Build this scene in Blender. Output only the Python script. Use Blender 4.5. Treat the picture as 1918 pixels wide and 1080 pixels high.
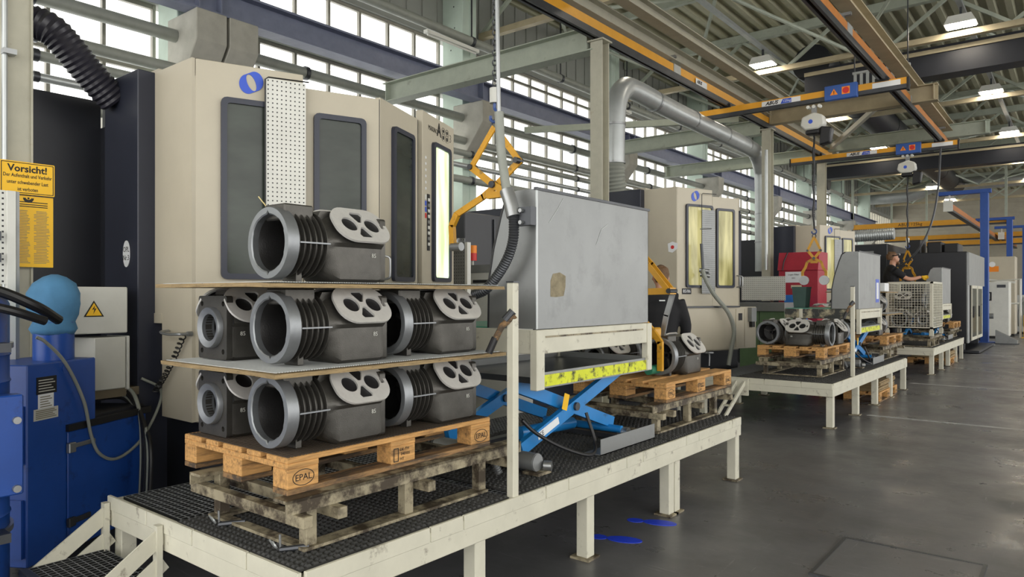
import bpy, bmesh, math, random
from mathutils import Vector, Matrix
random.seed(7)
R = math.radians
for o in list(bpy.data.objects): bpy.data.objects.remove(o)
scn = bpy.context.scene
COL = scn.collection

# ------------------------------------------------------------------ camera
FPX, YAW, HOR = 1334.0, math.atan((2028 - 959) / 1334.0), 552.0
cam_d = bpy.data.cameras.new('camera'); cam = bpy.data.objects.new('camera', cam_d); COL.objects.link(cam)
cam_d.sensor_fit = 'HORIZONTAL'; cam_d.sensor_width = 36.0; cam_d.lens = 36.0 * FPX / 1918.0
cam_d.shift_y = (HOR - 540.0) / 1918.0
cam_d.clip_start = 0.05; cam_d.clip_end = 400
cam.location = (0, 0, 1.5); cam.rotation_euler = (R(90), 0, YAW)
scn.camera = cam

# ------------------------------------------------------------------ world, light, exposure
w = bpy.data.worlds.new('world'); scn.world = w; w.use_nodes = True
bg = w.node_tree.nodes['Background']; bg.inputs[0].default_value = (1.0, 0.985, 0.95, 1); bg.inputs[1].default_value = 2.2
vs = scn.view_settings
vs.view_transform = 'Standard'; vs.look = 'None'; vs.gamma = 1; vs.use_curve_mapping = False
vs.exposure = 0.5
LAMP = 40.0

# ------------------------------------------------------------------ materials
def S(h):
    h = h.lstrip('#'); c = [int(h[i:i + 2], 16) / 255 for i in (0, 2, 4)]
    return tuple(x / 12.92 if x <= .04045 else ((x + .055) / 1.055) ** 2.4 for x in c)
MAT = {}
def mat(name, col, rough=.5, metal=0., var=.12, scale=6., bump=0., bscale=60., dirt=None, damt=.35, dscale=3., stretch=None, spec=.5, emit=None, estr=0., trans=0., alpha=1., coat=0.):
    if isinstance(col, str): col = S(col)
    m = bpy.data.materials.new(name); m.use_nodes = True; nt = m.node_tree; N, L = nt.nodes, nt.links
    b = N['Principled BSDF']
    b.inputs['Roughness'].default_value = rough; b.inputs['Metallic'].default_value = metal
    b.inputs['Specular IOR Level'].default_value = spec; b.inputs['Coat Weight'].default_value = coat
    tc = N.new('ShaderNodeTexCoord'); vec = tc.outputs['Object']
    if stretch:
        mp = N.new('ShaderNodeMapping'); mp.inputs['Scale'].default_value = stretch; L.new(vec, mp.inputs[0]); vec = mp.outputs[0]
    def noise(sc, det=4, ro=.6):
        n = N.new('ShaderNodeTexNoise'); n.inputs['Scale'].default_value = sc; n.inputs['Detail'].default_value = det; n.inputs['Roughness'].default_value = ro
        L.new(vec, n.inputs['Vector']); return n.outputs['Fac']
    def ramp(src, a, b_, ca, cb):
        r = N.new('ShaderNodeValToRGB'); r.color_ramp.elements[0].position = a; r.color_ramp.elements[1].position = b_
        r.color_ramp.elements[0].color = (*ca, 1); r.color_ramp.elements[1].color = (*cb, 1); L.new(src, r.inputs[0]); return r.outputs[0]
    out = None
    if var > 0:
        lo = tuple(c * (1 - var) for c in col); hi = tuple(min(1, c * (1 + var)) for c in col)
        out = ramp(noise(scale), .3, .7, lo, hi)
    if dirt is not None:
        if isinstance(dirt, str): dirt = S(dirt)
        f = ramp(noise(dscale, 8, .7), 1 - damt - .08, 1 - damt + .06, (0, 0, 0), (1, 1, 1))
        mx = N.new('ShaderNodeMix'); mx.data_type = 'RGBA'; L.new(f, mx.inputs[0])
        if out: L.new(out, mx.inputs[6])
        else: mx.inputs[6].default_value = (*col, 1)
        mx.inputs[7].default_value = (*dirt, 1); out = mx.outputs[2]
    if out: L.new(out, b.inputs['Base Color'])
    else: b.inputs['Base Color'].default_value = (*col, 1)
    if bump > 0:
        bp = N.new('ShaderNodeBump'); bp.inputs['Strength'].default_value = bump; bp.inputs['Distance'].default_value = .004
        L.new(noise(bscale, 3), bp.inputs['Height']); L.new(bp.outputs[0], b.inputs['Normal'])
    if emit is not None:
        if isinstance(emit, str): emit = S(emit)
        b.inputs['Emission Color'].default_value = (*emit, 1); b.inputs['Emission Strength'].default_value = estr
    if trans: b.inputs['Transmission Weight'].default_value = trans
    if alpha < 1: b.inputs['Alpha'].default_value = alpha
    MAT[name] = m; return m

beige = mat('machine_beige', '#bdb5a2', .45, var=.04, scale=3, dirt='#8a8274', damt=.20, dscale=7)
cream = mat('platform_paint', '#cfccbb', .5, var=.07, scale=5, dirt='#5f5142', damt=.33, dscale=9)
standp = mat('stand_paint', '#a0967d', .6, var=.15, scale=6, dirt='#41372a', damt=.48, dscale=7)
navy = mat('navy_panel', '#2c2f3b', .38, var=.06, spec=.4)
black = mat('black_panel', '#1d1f26', .42, var=.10)
bframe = mat('window_rubber', '#2e3240', .4, var=.05)
glassd = mat('dark_glass', '#3b413b', .22, var=.35, scale=1.5, spec=.35, stretch=(1, 1, 2.5))
def lit_glass(name, lo, hi, e, stretch=(14, 14, 1.2)):  # glow of the machine interior painted onto the pane as streaky emission
    m = mat(name, lo, .2, var=0); nt = m.node_tree; N, L = nt.nodes, nt.links; b = N['Principled BSDF']
    tc = N.new('ShaderNodeTexCoord'); mp = N.new('ShaderNodeMapping'); mp.inputs['Scale'].default_value = stretch; L.new(tc.outputs['Object'], mp.inputs[0])
    n = N.new('ShaderNodeTexNoise'); n.inputs['Scale'].default_value = 1.6; n.inputs['Detail'].default_value = 5; L.new(mp.outputs[0], n.inputs['Vector'])
    r = N.new('ShaderNodeValToRGB'); r.color_ramp.elements[0].position = .36; r.color_ramp.elements[1].position = .66
    r.color_ramp.elements[0].color = (*S(lo), 1); r.color_ramp.elements[1].color = (*S(hi), 1); L.new(n.outputs['Fac'], r.inputs[0])
    L.new(r.outputs[0], b.inputs['Emission Color']); b.inputs['Emission Strength'].default_value = e; return m
glassy = lit_glass('yellow_lit_glass', '#6f6a3e', '#cbc28a', .62, (5, 5, .9))
glassg = lit_glass('green_lit_glass', '#a9c488', '#f6ffe6', 1.1, (5, 5, .9))
galv = mat('galvanised', '#8e9090', .45, .5, var=.07, scale=3, dirt='#858787', damt=.40, dscale=5)
galvd = mat('galvanised_duct', '#b4b8b8', .38, .5, var=.08, scale=4)
cast = mat('cast_iron', '#54524e', .4, .6, var=.16, scale=14, bump=.25, bscale=220)
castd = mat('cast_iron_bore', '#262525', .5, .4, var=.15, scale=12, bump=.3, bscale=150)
mach_ = mat('machined_iron', '#8b8e91', .42, .65, var=.08, scale=18, bump=.08, bscale=300)
machl = mat('machined_face', '#d2d0cc', .4, .3, var=.06, scale=25)
wood = mat('pallet_wood', '#c4955b', .75, var=.3, scale=5, bump=.3, bscale=40, stretch=(14, 1.3, 14), dirt='#7d5d3a', damt=.40, dscale=2.2)
woodd = mat('pallet_wood_dark', '#93724c', .8, var=.25, scale=3.5, bump=.3, bscale=40, stretch=(8, 1.2, 8), dirt='#4c4034', damt=.5, dscale=2.5)
ply = mat('plywood_edge', '#9b8560', .8, var=.35, scale=4, stretch=(3, 3, 60), dirt='#4a3c2c', damt=.4, dscale=8)
netm = mat('white_net', '#b9bcbb', .6, var=.08)
blue = mat('filter_blue', '#1d4a9c', .36, var=.14, scale=3, dirt='#173064', damt=.36, dscale=6)
liftb = mat('lift_blue', '#1f7ec4', .32, var=.08, dirt='#1a3f66', damt=.3, dscale=8)
pillb = mat('pillar_blue', '#2b52a0', .45, var=.06)
craney = mat('crane_yellow', '#dfa02c', .42, var=.05)
tongy = mat('tong_yellow', '#d29a26', .45, var=.10, dirt='#6b5a36', damt=.36, dscale=14)
signy = mat('sign_yellow', '#f2bd10', .5, var=.03)
blk = mat('black_plastic', '#17171a', .45, var=.1)
rub = mat('rubber_mat', '#3a3a39', .75, var=.25, scale=9)
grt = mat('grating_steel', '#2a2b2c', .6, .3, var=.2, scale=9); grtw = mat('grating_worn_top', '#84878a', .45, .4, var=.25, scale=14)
steel = mat('steel', '#9b9d9e', .32, .7, var=.1)
steeld = mat('steel_dark', '#4c4e52', .4, .6, var=.15)
white = mat('white_paint', '#d9d9d2', .5, var=.05)
greyc = mat('light_grey_box', '#c6c6bf', .5, var=.05, dirt='#8c8c86', damt=.26, dscale=9)
conc = mat('column_concrete', '#bccbbf', .8, var=.06, scale=3, dirt='#8b968c', damt=.24, dscale=14, bump=.2, bscale=30)
concg = mat('corbel_concrete', '#a9a79d', .85, var=.1, scale=5, bump=.4, bscale=40)
postm = mat('post_steel_paint', '#b3b09f', .55, var=.08, dirt='#8e765c', damt=.28, dscale=4)
beamg = mat('beam_grey_green', '#a9b0a2', .55, var=.08, dirt='#87897c', damt=.32, dscale=3)
beamb = mat('beam_beige', '#a89c80', .6, var=.12, scale=3)
girder = mat('girder_blue_grey', '#767c92', .5, var=.1)
pipem = mat('pipe_grey', '#8d9088', .45, var=.1)
deckm = mat('roof_deck', '#a9a78e', .55, .15, var=.12, scale=1.2)
wallm = mat('wall_panel', '#8d8f89', .8, var=.06, scale=2)
wallw = mat('wall_lower', '#b8bdb4', .8, var=.06, scale=2)
brickm = mat('end_wall_brick', '#a39d8e', .85, var=.08, scale=2)
mull = mat('mullion', '#928f84', .55, var=.1)
cloth = mat('blue_cloth', '#4c7fa6', .85, var=.12, scale=8, bump=.5, bscale=24)
redm = mat('red_paint', '#a8283a', .5, var=.08)
greenm = mat('green_paint', '#68845f', .55, var=.1, dirt='#4a5a48', damt=.35)
skin = mat('skin', '#c08e74', .5, var=.06)
shirt = mat('black_shirt', '#1c1c20', .85, var=.15)
trous = mat('dark_trousers', '#25262d', .85, var=.12)
hair = mat('brown_hair', '#6b5038', .7, var=.2, scale=40, bump=.5, bscale=120)
glove = mat('yellow_glove', '#e0b020', .7, var=.1)
lampm = mat('lamp_glass', '#ffffff', .3, var=0, emit='#fff4e2', estr=LAMP)
inkb = mat('print_black', '#15130f', .6, var=0)
inkbl = mat('logo_blue', '#2f55c8', .4, var=0)
paperm = mat('paper_white', '#e6e8ea', .6, var=.02)
fblue = mat('floor_marking_blue', '#2242d8', .5, var=.12, scale=14)
fwhite = mat('floor_marking_white', '#a5a7a8', .6, var=.3, scale=9)
grayp = mat('grey_print', '#7f7a66', .6, var=0)
tapem = mat('hazard_tape_yellow', '#d6dc28', .5, var=.08, dirt='#25241c', damt=.42, dscale=16)
redlab = mat('red_label', '#cc2b2b', .5, var=0)

def glass_pane():
    m = bpy.data.materials.new('window_pane'); m.use_nodes = True; N, L = m.node_tree.nodes, m.node_tree.links
    N.remove(N['Principled BSDF']); o = N['Material Output']
    t = N.new('ShaderNodeBsdfTransparent'); t.inputs[0].default_value = (.97, .985, .98, 1)
    g = N.new('ShaderNodeBsdfGlossy'); g.inputs['Roughness'].default_value = .05
    mx = N.new('ShaderNodeMixShader'); mx.inputs[0].default_value = .05
    L.new(t.outputs[0], mx.inputs[1]); L.new(g.outputs[0], mx.inputs[2]); L.new(mx.outputs[0], o.inputs[0]); return m
pane_m = glass_pane()

def floor_mat():
    m = mat('floor_concrete', '#4b4b4d', .35, var=0); N, L = m.node_tree.nodes, m.node_tree.links; b = N['Principled BSDF']
    tc = N.new('ShaderNodeTexCoord')
    def nz(sc, det, st=None, ro=.65):
        v = tc.outputs['Object']
        if st:
            mp = N.new('ShaderNodeMapping'); mp.inputs['Scale'].default_value = st[:3]; mp.inputs['Rotation'].default_value = (0, 0, st[3]); L.new(v, mp.inputs[0]); v = mp.outputs[0]
        n = N.new('ShaderNodeTexNoise'); n.inputs['Scale'].default_value = sc; n.inputs['Detail'].default_value = det; n.inputs['Roughness'].default_value = ro; L.new(v, n.inputs['Vector']); return n.outputs['Fac']
    def rp(s, a, c, x, y):
        r = N.new('ShaderNodeValToRGB'); r.color_ramp.elements[0].position = a; r.color_ramp.elements[1].position = c
        r.color_ramp.elements[0].color = (*x, 1); r.color_ramp.elements[1].color = (*y, 1); L.new(s, r.inputs[0]); return r.outputs[0]
    base = rp(nz(.9, 8), .3, .72, S('#4b4b4e'), S('#6d6d70'))
    scr = rp(nz(2.2, 10, (.9, 14, 1, .5), .75), .60, .68, (0, 0, 0), (1, 1, 1))
    scr2 = rp(nz(2.6, 10, (12, .8, 1, .2), .75), .61, .70, (0, 0, 0), (1, 1, 1))
    ad = N.new('ShaderNodeMath'); ad.operation = 'MAXIMUM'; L.new(scr, ad.inputs[0]); L.new(scr2, ad.inputs[1])
    ml = N.new('ShaderNodeMath'); ml.operation = 'MULTIPLY'; ml.inputs[1].default_value = .65; L.new(ad.outputs[0], ml.inputs[0])
    mx = N.new('ShaderNodeMix'); mx.data_type = 'RGBA'; L.new(ml.outputs[0], mx.inputs[0]); L.new(base, mx.inputs[6]); mx.inputs[7].default_value = (*S('#9c9c9e'), 1)
    L.new(mx.outputs[2], b.inputs['Base Color'])
    rr = rp(nz(1.5, 8), .35, .7, (.24,) * 3, (.48,) * 3); L.new(rr, b.inputs['Roughness'])
    return m
floorm = floor_mat()

# ------------------------------------------------------------------ mesh helpers
class MB:
    def __init__(s): s.v = []; s.f = []
    def add(s, vs_, fs):
        o = len(s.v); s.v += [tuple(v) for v in vs_]; s.f += [tuple(i + o for i in f) for f in fs]; return s
    def box(s, x0, x1, y0, y1, z0, z1):
        return s.add([(x0, y0, z0), (x1, y0, z0), (x1, y1, z0), (x0, y1, z0), (x0, y0, z1), (x1, y0, z1), (x1, y1, z1), (x0, y1, z1)],
                     [(3, 2, 1, 0), (4, 5, 6, 7), (0, 1, 5, 4), (1, 2, 6, 5), (2, 3, 7, 6), (3, 0, 4, 7)])
    def obox(s, c, ux, uy, uz):
        c, ux, uy, uz = map(Vector, (c, ux, uy, uz))
        vs_ = [c + ux * a + uy * b + uz * d for d in (-1, 1) for a, b in ((-1, -1), (1, -1), (1, 1), (-1, 1))]
        return s.add(vs_, [(3, 2, 1, 0), (4, 5, 6, 7), (0, 1, 5, 4), (1, 2, 6, 5), (2, 3, 7, 6), (3, 0, 4, 7)])
    def bar(s, p, q, w, h, up=(0, 0, 1)):
        p, q = Vector(p), Vector(q); d = q - p; l = d.length; d.normalize(); up = Vector(up)
        if abs(d.dot(up)) > .98: up = Vector((1, 0, 0))
        sd = d.cross(up).normalized(); u = sd.cross(d).normalized()
        return s.obox((p + q) / 2, sd * w / 2, d * l / 2, u * h / 2)
    def cyl(s, p, q, r, n=14, r2=None):
        p, q = Vector(p), Vector(q); r2 = r if r2 is None else r2; d = (q - p).normalized()
        a = d.orthogonal().normalized(); b = d.cross(a)
        vs_ = [p + (a * math.cos(t) + b * math.sin(t)) * r for t in [2 * math.pi * i / n for i in range(n)]] + \
              [q + (a * math.cos(t) + b * math.sin(t)) * r2 for t in [2 * math.pi * i / n for i in range(n)]]
        fs = [(i, (i + 1) % n, n + (i + 1) % n, n + i) for i in range(n)] + [tuple(range(n - 1, -1, -1)), tuple(range(n, 2 * n))]
        return s.add(vs_, fs)
    def tube(s, pts, r, n=10, caps=True):
        pts = [Vector(p) for p in pts]; m = len(pts); rs = r if hasattr(r, '__len__') else [r] * m
        t0 = (pts[1] - pts[0]).normalized(); a = t0.orthogonal().normalized(); vs_ = []
        for i, p in enumerate(pts):
            t = (pts[min(i + 1, m - 1)] - pts[max(i - 1, 0)]).normalized()
            a = (a - t * a.dot(t)).normalized(); b = t.cross(a)
            vs_ += [p + (a * math.cos(k) + b * math.sin(k)) * rs[i] for k in [2 * math.pi * j / n for j in range(n)]]
        fs = [(i * n + j, i * n + (j + 1) % n, (i + 1) * n + (j + 1) % n, (i + 1) * n + j) for i in range(m - 1) for j in range(n)]
        if caps: fs += [tuple(range(n - 1, -1, -1)), tuple(range((m - 1) * n, m * n))]
        return s.add(vs_, fs)
    def prism(s, poly, axis, a, b):
        n = len(poly)
        def pt(u, v, w_): return {'x': (w_, u, v), 'y': (u, w_, v), 'z': (u, v, w_)}[axis]
        vs_ = [pt(u, v, a) for u, v in poly] + [pt(u, v, b) for u, v in poly]
        return s.add(vs_, [(i, (i + 1) % n, n + (i + 1) % n, n + i) for i in range(n)] + [tuple(range(n - 1, -1, -1)), tuple(range(n, 2 * n))])
    def lathe(s, prof, n=32, close=True, c=(0, 0), rfun=None):
        # profile of (r, y) turned about the y axis through x=c[0], z=c[1]
        m = len(prof); vs_ = []
        for j in range(n):
            t = 2 * math.pi * j / n
            for k, (r, y) in enumerate(prof):
                rr = rfun(k, t, r) if rfun else r
                vs_.append((c[0] + rr * math.cos(t), y, c[1] + rr * math.sin(t)))
        K = m if close else m - 1
        return s.add(vs_, [(j * m + k, ((j + 1) % n) * m + k, ((j + 1) % n) * m + (k + 1) % m, j * m + (k + 1) % m) for j in range(n) for k in range(K)])
    def loft(s, secs, caps=True):
        n = len(secs[0]); vs_ = [p for q in secs for p in q]
        fs = [(i * n + j, i * n + (j + 1) % n, (i + 1) * n + (j + 1) % n, (i + 1) * n + j) for i in range(len(secs) - 1) for j in range(n)]
        if caps: fs += [tuple(range(n - 1, -1, -1)), tuple(range((len(secs) - 1) * n, len(secs) * n))]
        return s.add(vs_, fs)
    def xf(s, M):
        s.v = [tuple(M @ Vector(v)) for v in s.v]; return s
    def build(s, name, m, parent=None, w=False, bevel=0, kind=None, sharp=34):
        me = bpy.data.meshes.new(name); v = s.v
        if parent is not None and w:
            o = Vector((0, 0, 0)); p = parent
            while p: o += p.location; p = p.parent
            v = [(a - o.x, b - o.y, c - o.z) for a, b, c in v]
        me.from_pydata(v, [], s.f); me.update()
        if bevel:
            bm = bmesh.new(); bm.from_mesh(me); bmesh.ops.recalc_face_normals(bm, faces=bm.faces)
            es = [e for e in bm.edges if len(e.link_faces) == 2 and e.calc_face_angle(0) > .6]
            bmesh.ops.bevel(bm, geom=es, offset=bevel, segments=1, affect='EDGES', profile=.6); bm.to_mesh(me); bm.free()
        me.materials.append(m)
        me.polygons.foreach_set('use_smooth', [True] * len(me.polygons)); me.set_sharp_from_angle(angle=R(sharp))
        return link(name, me, parent, kind)
def link(name, me, parent=None, kind=None):
    o = bpy.data.objects.new(name, me); COL.objects.link(o); o.parent = parent
    if parent: KIDS.setdefault(parent.name, []).append(o)
    if kind: o['kind'] = kind
    return o
KIDS = {}
def tag(o, label, cat, group=None):
    o['label'] = label; o['category'] = cat
    if group: o['group'] = group
    return o
def thing(name, label, cat, loc=(0, 0, 0), rz=0, group=None):
    o = bpy.data.objects.new(name, None); COL.objects.link(o); o.location = loc; o.rotation_euler = (0, 0, rz); o.empty_display_size = .1
    return tag(o, label, cat, group)
def st(name, loc=(0, 0, 0)):
    o = bpy.data.objects.new(name, None); COL.objects.link(o); o.location = loc; o['kind'] = 'structure'; return o
def struct(name, mb, m, bevel=0):
    return mb.build(name, m, None, kind='structure', bevel=bevel)
def copy_tree(o, parent=None):
    c = o.copy(); COL.objects.link(c); c.parent = parent
    if parent: KIDS.setdefault(parent.name, []).append(c)
    for ch in list(KIDS.get(o.name, [])): copy_tree(ch, c)
    return c
def clone(o, label, loc, rz=None, group=None):
    c = copy_tree(o); c.location = loc; c['label'] = label
    if rz is not None: c.rotation_euler = (0, 0, rz)
    if group: c['group'] = group
    return c
def flat2d(loops, depth, bevel=0):
    # filled 2-D outline with holes (even-odd) as mesh data, lying in XY, thickness depth
    cu = bpy.data.curves.new('tmp', 'CURVE'); cu.dimensions = '2D'; cu.fill_mode = 'BOTH'; cu.extrude = depth / 2; cu.bevel_depth = bevel
    for lp in loops:
        sp = cu.splines.new('POLY'); sp.points.add(len(lp) - 1); sp.use_cyclic_u = True
        for p, q in zip(sp.points, lp): p.co = (q[0], q[1], 0, 1)
    o = bpy.data.objects.new('tmp', cu); me = bpy.data.meshes.new_from_object(o); bpy.data.objects.remove(o); return me
def text_mesh(t, size, depth=.0006, align='CENTER', sx=1., shear=0., bold=0., line=1.0):
    cu = bpy.data.curves.new('tmp', 'FONT'); cu.body = t; cu.size = size; cu.extrude = depth; cu.align_x = align; cu.align_y = 'CENTER'; cu.shear = shear; cu.offset = bold; cu.space_line = line; cu.resolution_u = 2
    o = bpy.data.objects.new('tmp', cu); me = bpy.data.meshes.new_from_object(o); bpy.data.objects.remove(o)
    if sx != 1: me.transform(Matrix.Diagonal((sx, 1, 1, 1)))
    return me
def placed(name, me, m, parent, M):
    me.transform(M); me.materials.clear(); me.materials.append(m); return link(name, me, parent)
def frame(o, ux, uy):
    # matrix placing local XY on world axes ux, uy with origin o
    ux, uy = Vector(ux).normalized(), Vector(uy).normalized(); uz = ux.cross(uy)
    M = Matrix.Identity(4)
    for i in range(3): M[i][0] = ux[i]; M[i][1] = uy[i]; M[i][2] = uz[i]; M[i][3] = o[i]
    return M
def circ(cx, cy, r, n=24, ry=None, rot=0):
    ry = r if ry is None else ry; o = []
    for i in range(n):
        t = 2 * math.pi * i / n; x, y = r * math.cos(t), ry * math.sin(t)
        o.append((cx + x * math.cos(rot) - y * math.sin(rot), cy + x * math.sin(rot) + y * math.cos(rot)))
    return o
def rrect(x0, x1, y0, y1, r, n=5):
    o = []
    for cx, cy, a in ((x1 - r, y1 - r, 0), (x0 + r, y1 - r, 90), (x0 + r, y0 + r, 180), (x1 - r, y0 + r, 270)):
        o += [(cx + r * math.cos(R(a + 90 * i / n)), cy + r * math.sin(R(a + 90 * i / n))) for i in range(n + 1)]
    return o
def ibeam(mb, p, q, h, b, t=.012, up=(0, 0, 1)):
    p, q = Vector(p), Vector(q); u = Vector(up)
    mb.bar(p + u * (h / 2 - t / 2), q + u * (h / 2 - t / 2), b, t, up); mb.bar(p - u * (h / 2 - t / 2), q - u * (h / 2 - t / 2), b, t, up); mb.bar(p, q, t, h - 2 * t, up); return mb
def spline(pts, k=8):
    P = [Vector(p) for p in pts]; P = [P[0] * 2 - P[1]] + P + [P[-1] * 2 - P[-2]]; o = []
    for i in range(1, len(P) - 2):
        for j in range(k):
            t = j / k; a, b, c, d = P[i - 1], P[i], P[i + 1], P[i + 2]
            o.append(.5 * ((2 * b) + (c - a) * t + (2 * a - 5 * b + 4 * c - d) * t * t + (3 * b - a - 3 * c + d) * t ** 3))
    o.append(P[-2]); return o
def corrugated(mb, pts, r, pitch=.02, amp=.12, n=12):
    ps = spline(pts, 24); L = [0]
    for a, b in zip(ps, ps[1:]): L.append(L[-1] + (b - a).length)
    m = max(4, int(L[-1] / pitch * 2)); out = []; rs = []; k = 0
    for i in range(m + 1):
        s = L[-1] * i / m
        while k < len(L) - 2 and L[k + 1] < s: k += 1
        t = (s - L[k]) / max(1e-6, L[k + 1] - L[k]); out.append(ps[k].lerp(ps[k + 1], t)); rs.append(r * (1 + (amp if i % 2 else -amp)))
    return mb.tube(out, rs, n)
def chain(mb, p, q, pitch=.03, r=.0035, wd=.011):
    p, q = Vector(p), Vector(q); d = q - p; n = int(d.length / pitch); d.normalize(); a = d.orthogonal().normalized(); b = d.cross(a)
    for i in range(n):
        c = p + d * (i + .5) * pitch; s = a if i % 2 else b; hl = pitch * .62
        pts = [c + s * wd * math.cos(t) + d * hl * math.sin(t) for t in [2 * math.pi * j / 8 for j in range(9)]]
        mb.tube(pts, r, 5, caps=False)
    return mb
# ================================================================== THE HALL
XW = -9.95
# floor
mb = MB(); mb.add([(-12, -8, 0), (14, -8, 0), (14, 54, 0), (-12, 54, 0)], [(0, 1, 2, 3)]); struct('floor', mb, floorm)
for yy, x0, x1 in ((9.73, -2.1, 1.6), (13.72, -2.3, 1.6), (21.3, -2.2, 1.6)):
    tag(MB().box(x0, x1, yy - .035, yy + .035, 0, .002).build('floor_line', fwhite), {9.73: 'worn white line on the aisle floor nearest the square floor hatch', 13.72: 'worn white line on the aisle floor by the gap before the mesh box platform', 21.3: 'worn white line on the aisle floor beside the black machine with glass doors'}[yy], 'floor marking')
# blue footprints
for i, (fx, fy, a, lab) in enumerate(((-2.24, 3.82, .35, 'blue footprint marking beside the second platform leg'), (-2.22, 4.25, .35, 'blue footprint marking beside the paired platform legs'))):
    t = thing('floor_footprint', lab, 'floor marking', (fx, fy, 0), a, 'blue footprints on the floor')
    MB().prism(circ(.05, 0, .11, 20, .055), 'z', 0, .003).build('sole', fblue, t)
    MB().prism(circ(-.11, 0, .055, 16, .042), 'z', 0, .003).build('heel', fblue, t)
t = thing('floor_hatch', 'square metal hatch cover set flush in the aisle floor', 'hatch', (-.78, 4.35, 0))
MB().box(-.35, .35, -.35, .35, 0, .006).build('cover', floorm, t)
mb = MB()
for a, b, c, d in ((-.37, .37, -.37, -.35), (-.37, .37, .35, .37), (-.37, -.35, -.35, .35), (.35, .37, -.35, .35)): mb.box(a, b, c, d, 0, .009)
mb.build('frame', steeld, t)

# left wall: solid bands with window openings, columns
YC = [-1.0, 4.61, 10.2, 15.8, 21.4, 27.0, 32.6, 38.2, 43.8]
mb = MB(); mb.box(XW - .3, XW, -8, 54, 0, 3.2); struct('wall_left', mb, wallw)
mb = MB(); mb.box(XW - .25, XW, -8, 54, 5.5, 5.86); struct('trim_1', mb, wallm)
mb = MB(); mb.box(XW - .25, XW, -8, 54, 6.58, 8.1)
for i in range(150): mb.box(XW, XW + .03, -8 + i * .41, -8 + i * .41 + .03, 6.7, 8.0)
struct('trim_2', mb, wallm)
mb = MB(); mb.box(-12, 14, 53.2, 53.5, 0, 8.2)
for k in range(27): mb.box(-12, 14, 53.18, 53.2, .25 + k * .3, .262 + k * .3)
struct('wall_back', mb, brickm)
for yy in (-1, 10.4, 21, 31):
    pass
wn = 0
for i, y0 in enumerate(YC[:-1]):
    ya, yb = y0 + .42 + (.5 if i == 1 else 0), YC[i + 1] - .02
    if i == 7: yb = 53
    wn += 1
    W = st('window_%d' % wn, (XW - .1, ya, 0)); n = max(2, round((yb - ya) / .64)); dy = (yb - ya) / n
    rows = [(3.2, 4.58), (4.66, 5.5), (5.86, 6.58)]
    if i in (2, 4, 6): rows = [(3.2, 4.58), (4.66, 5.5), (5.86, 6.32), (6.36, 6.58)]
    mb = MB()
    for z0, z1 in ((3.2, 3.26), (4.56, 4.68), (5.44, 5.5), (5.86, 5.92), (6.52, 6.58)): mb.box(-.03, .03, 0, yb - ya, z0, z1)
    if len(rows) > 3: mb.box(-.025, .025, 0, yb - ya, 6.31, 6.37)
    mb.build('window_frame', mull, W)
    for k in range(n + 1):
        for z0, z1 in ((3.2, 5.5), (5.86, 6.58)): MB().box(-.035, .035, k * dy - .022, k * dy + .022, z0, z1).build('mullion', mull, W)
    pm = {}
    for k in range(n):
        for z0, z1 in rows:
            key = (z0, z1)
            if key not in pm:
                me = bpy.data.meshes.new('pane'); me.from_pydata([(0, .03, z0), (0, dy - .03, z0), (0, dy - .03, z1), (0, .03, z1)], [], [(0, 1, 2, 3)]); me.materials.append(pane_m); pm[key] = me
            o = link('pane', pm[key], W); o.location = (0, k * dy, 0)
# columns with corbels
def column(y, tw=.4):
    c = st('column', (XW, y, 0)); c['kind'] = 'structure'
    mb = MB(); mb.box(0, .55, 0, tw, 0, 8.1); mb.box(.55, .553, tw * .48, tw * .5, 2, 8); mb.build('shaft', conc, c, bevel=.01)
    MB().prism([(.3, 4.15), (.56, 4.15), (1.08, 4.8), (1.08, 5.2), (.3, 5.2)], 'y', -.01, tw + .01).build('corbel', concg, c, bevel=.01)
    mb = MB(); rr = random.Random(int(y * 10))
    for k in range(9): mb.cyl((rr.uniform(.08, .48), -.004, 4.2 + k * .42), (rr.uniform(.08, .48), .01, 4.2 + k * .42), .016, 8) if False else mb.box(*(lambda a: (a, a + .025, -.003, .002))(rr.uniform(.06, .48)), 4.2 + k * .42, 4.225 + k * .42)
    mb.build('tie_hole', blk, c)
    return c
for y in YC: column(y)
column(YC[1] + .46)
# crane girder on the corbels
for i, (a, b) in enumerate(zip(YC[:-1], YC[1:])):
    g = st('crane_girder', (-9.05, a, 5.2)); mb = MB(); ibeam(mb, (0, 0, .19), (0, b - a, .19), .38, .28, .03); mb.build('beam', girder, g)
    mb = MB()
    for yy in (.05, .35): mb.box(-.05, .13, yy, yy + .02, .02, .36)
    mb.build('stiffener', girder, g)
    MB().box(-.03, .03, 0, b - a, .38, .43).build('crane_rail', steeld, g)
# pipes along the left wall
for z, x, r, m, lab in ((4.94, -9.42, .085, pipem, 'thick grey pipe'), (4.48, -9.35, .075, pipem, 'grey pipe'), (4.23, -9.3, .06, pipem, 'beige pipe'), (3.98, -9.28, .05, galvd, 'silver pipe'), (3.72, -9.3, .07, pipem, 'grey service pipe')):
    t = thing('wall_pipe', {4.94: 'thick grey pipe running just under the blue-grey crane girder', 4.48: 'grey pipe, upper of the stacked service pipes in front of the lower windows', 4.23: 'beige pipe, second of the stacked service pipes in front of the windows', 3.98: 'slim silver pipe among the service pipes in front of the windows', 3.72: 'grey pipe, lowest of the stacked service pipes in front of the windows'}[z], 'pipe', (x, -6, z))
    MB().cyl((0, 0, 0), (0, 46, 0), r, 12).build('pipe', m, t)
    for k in range(12): MB().cyl((0, 1.5 + k * 3.7, 0), (0, 1.56 + k * 3.7, 0), r * 1.25, 12).build('clamp', steeld, t)
t = thing('ceiling_pipe', 'grey pipe with clamps running above the upper window row', 'pipe', (-9.2, -6, 6.38))
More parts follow.
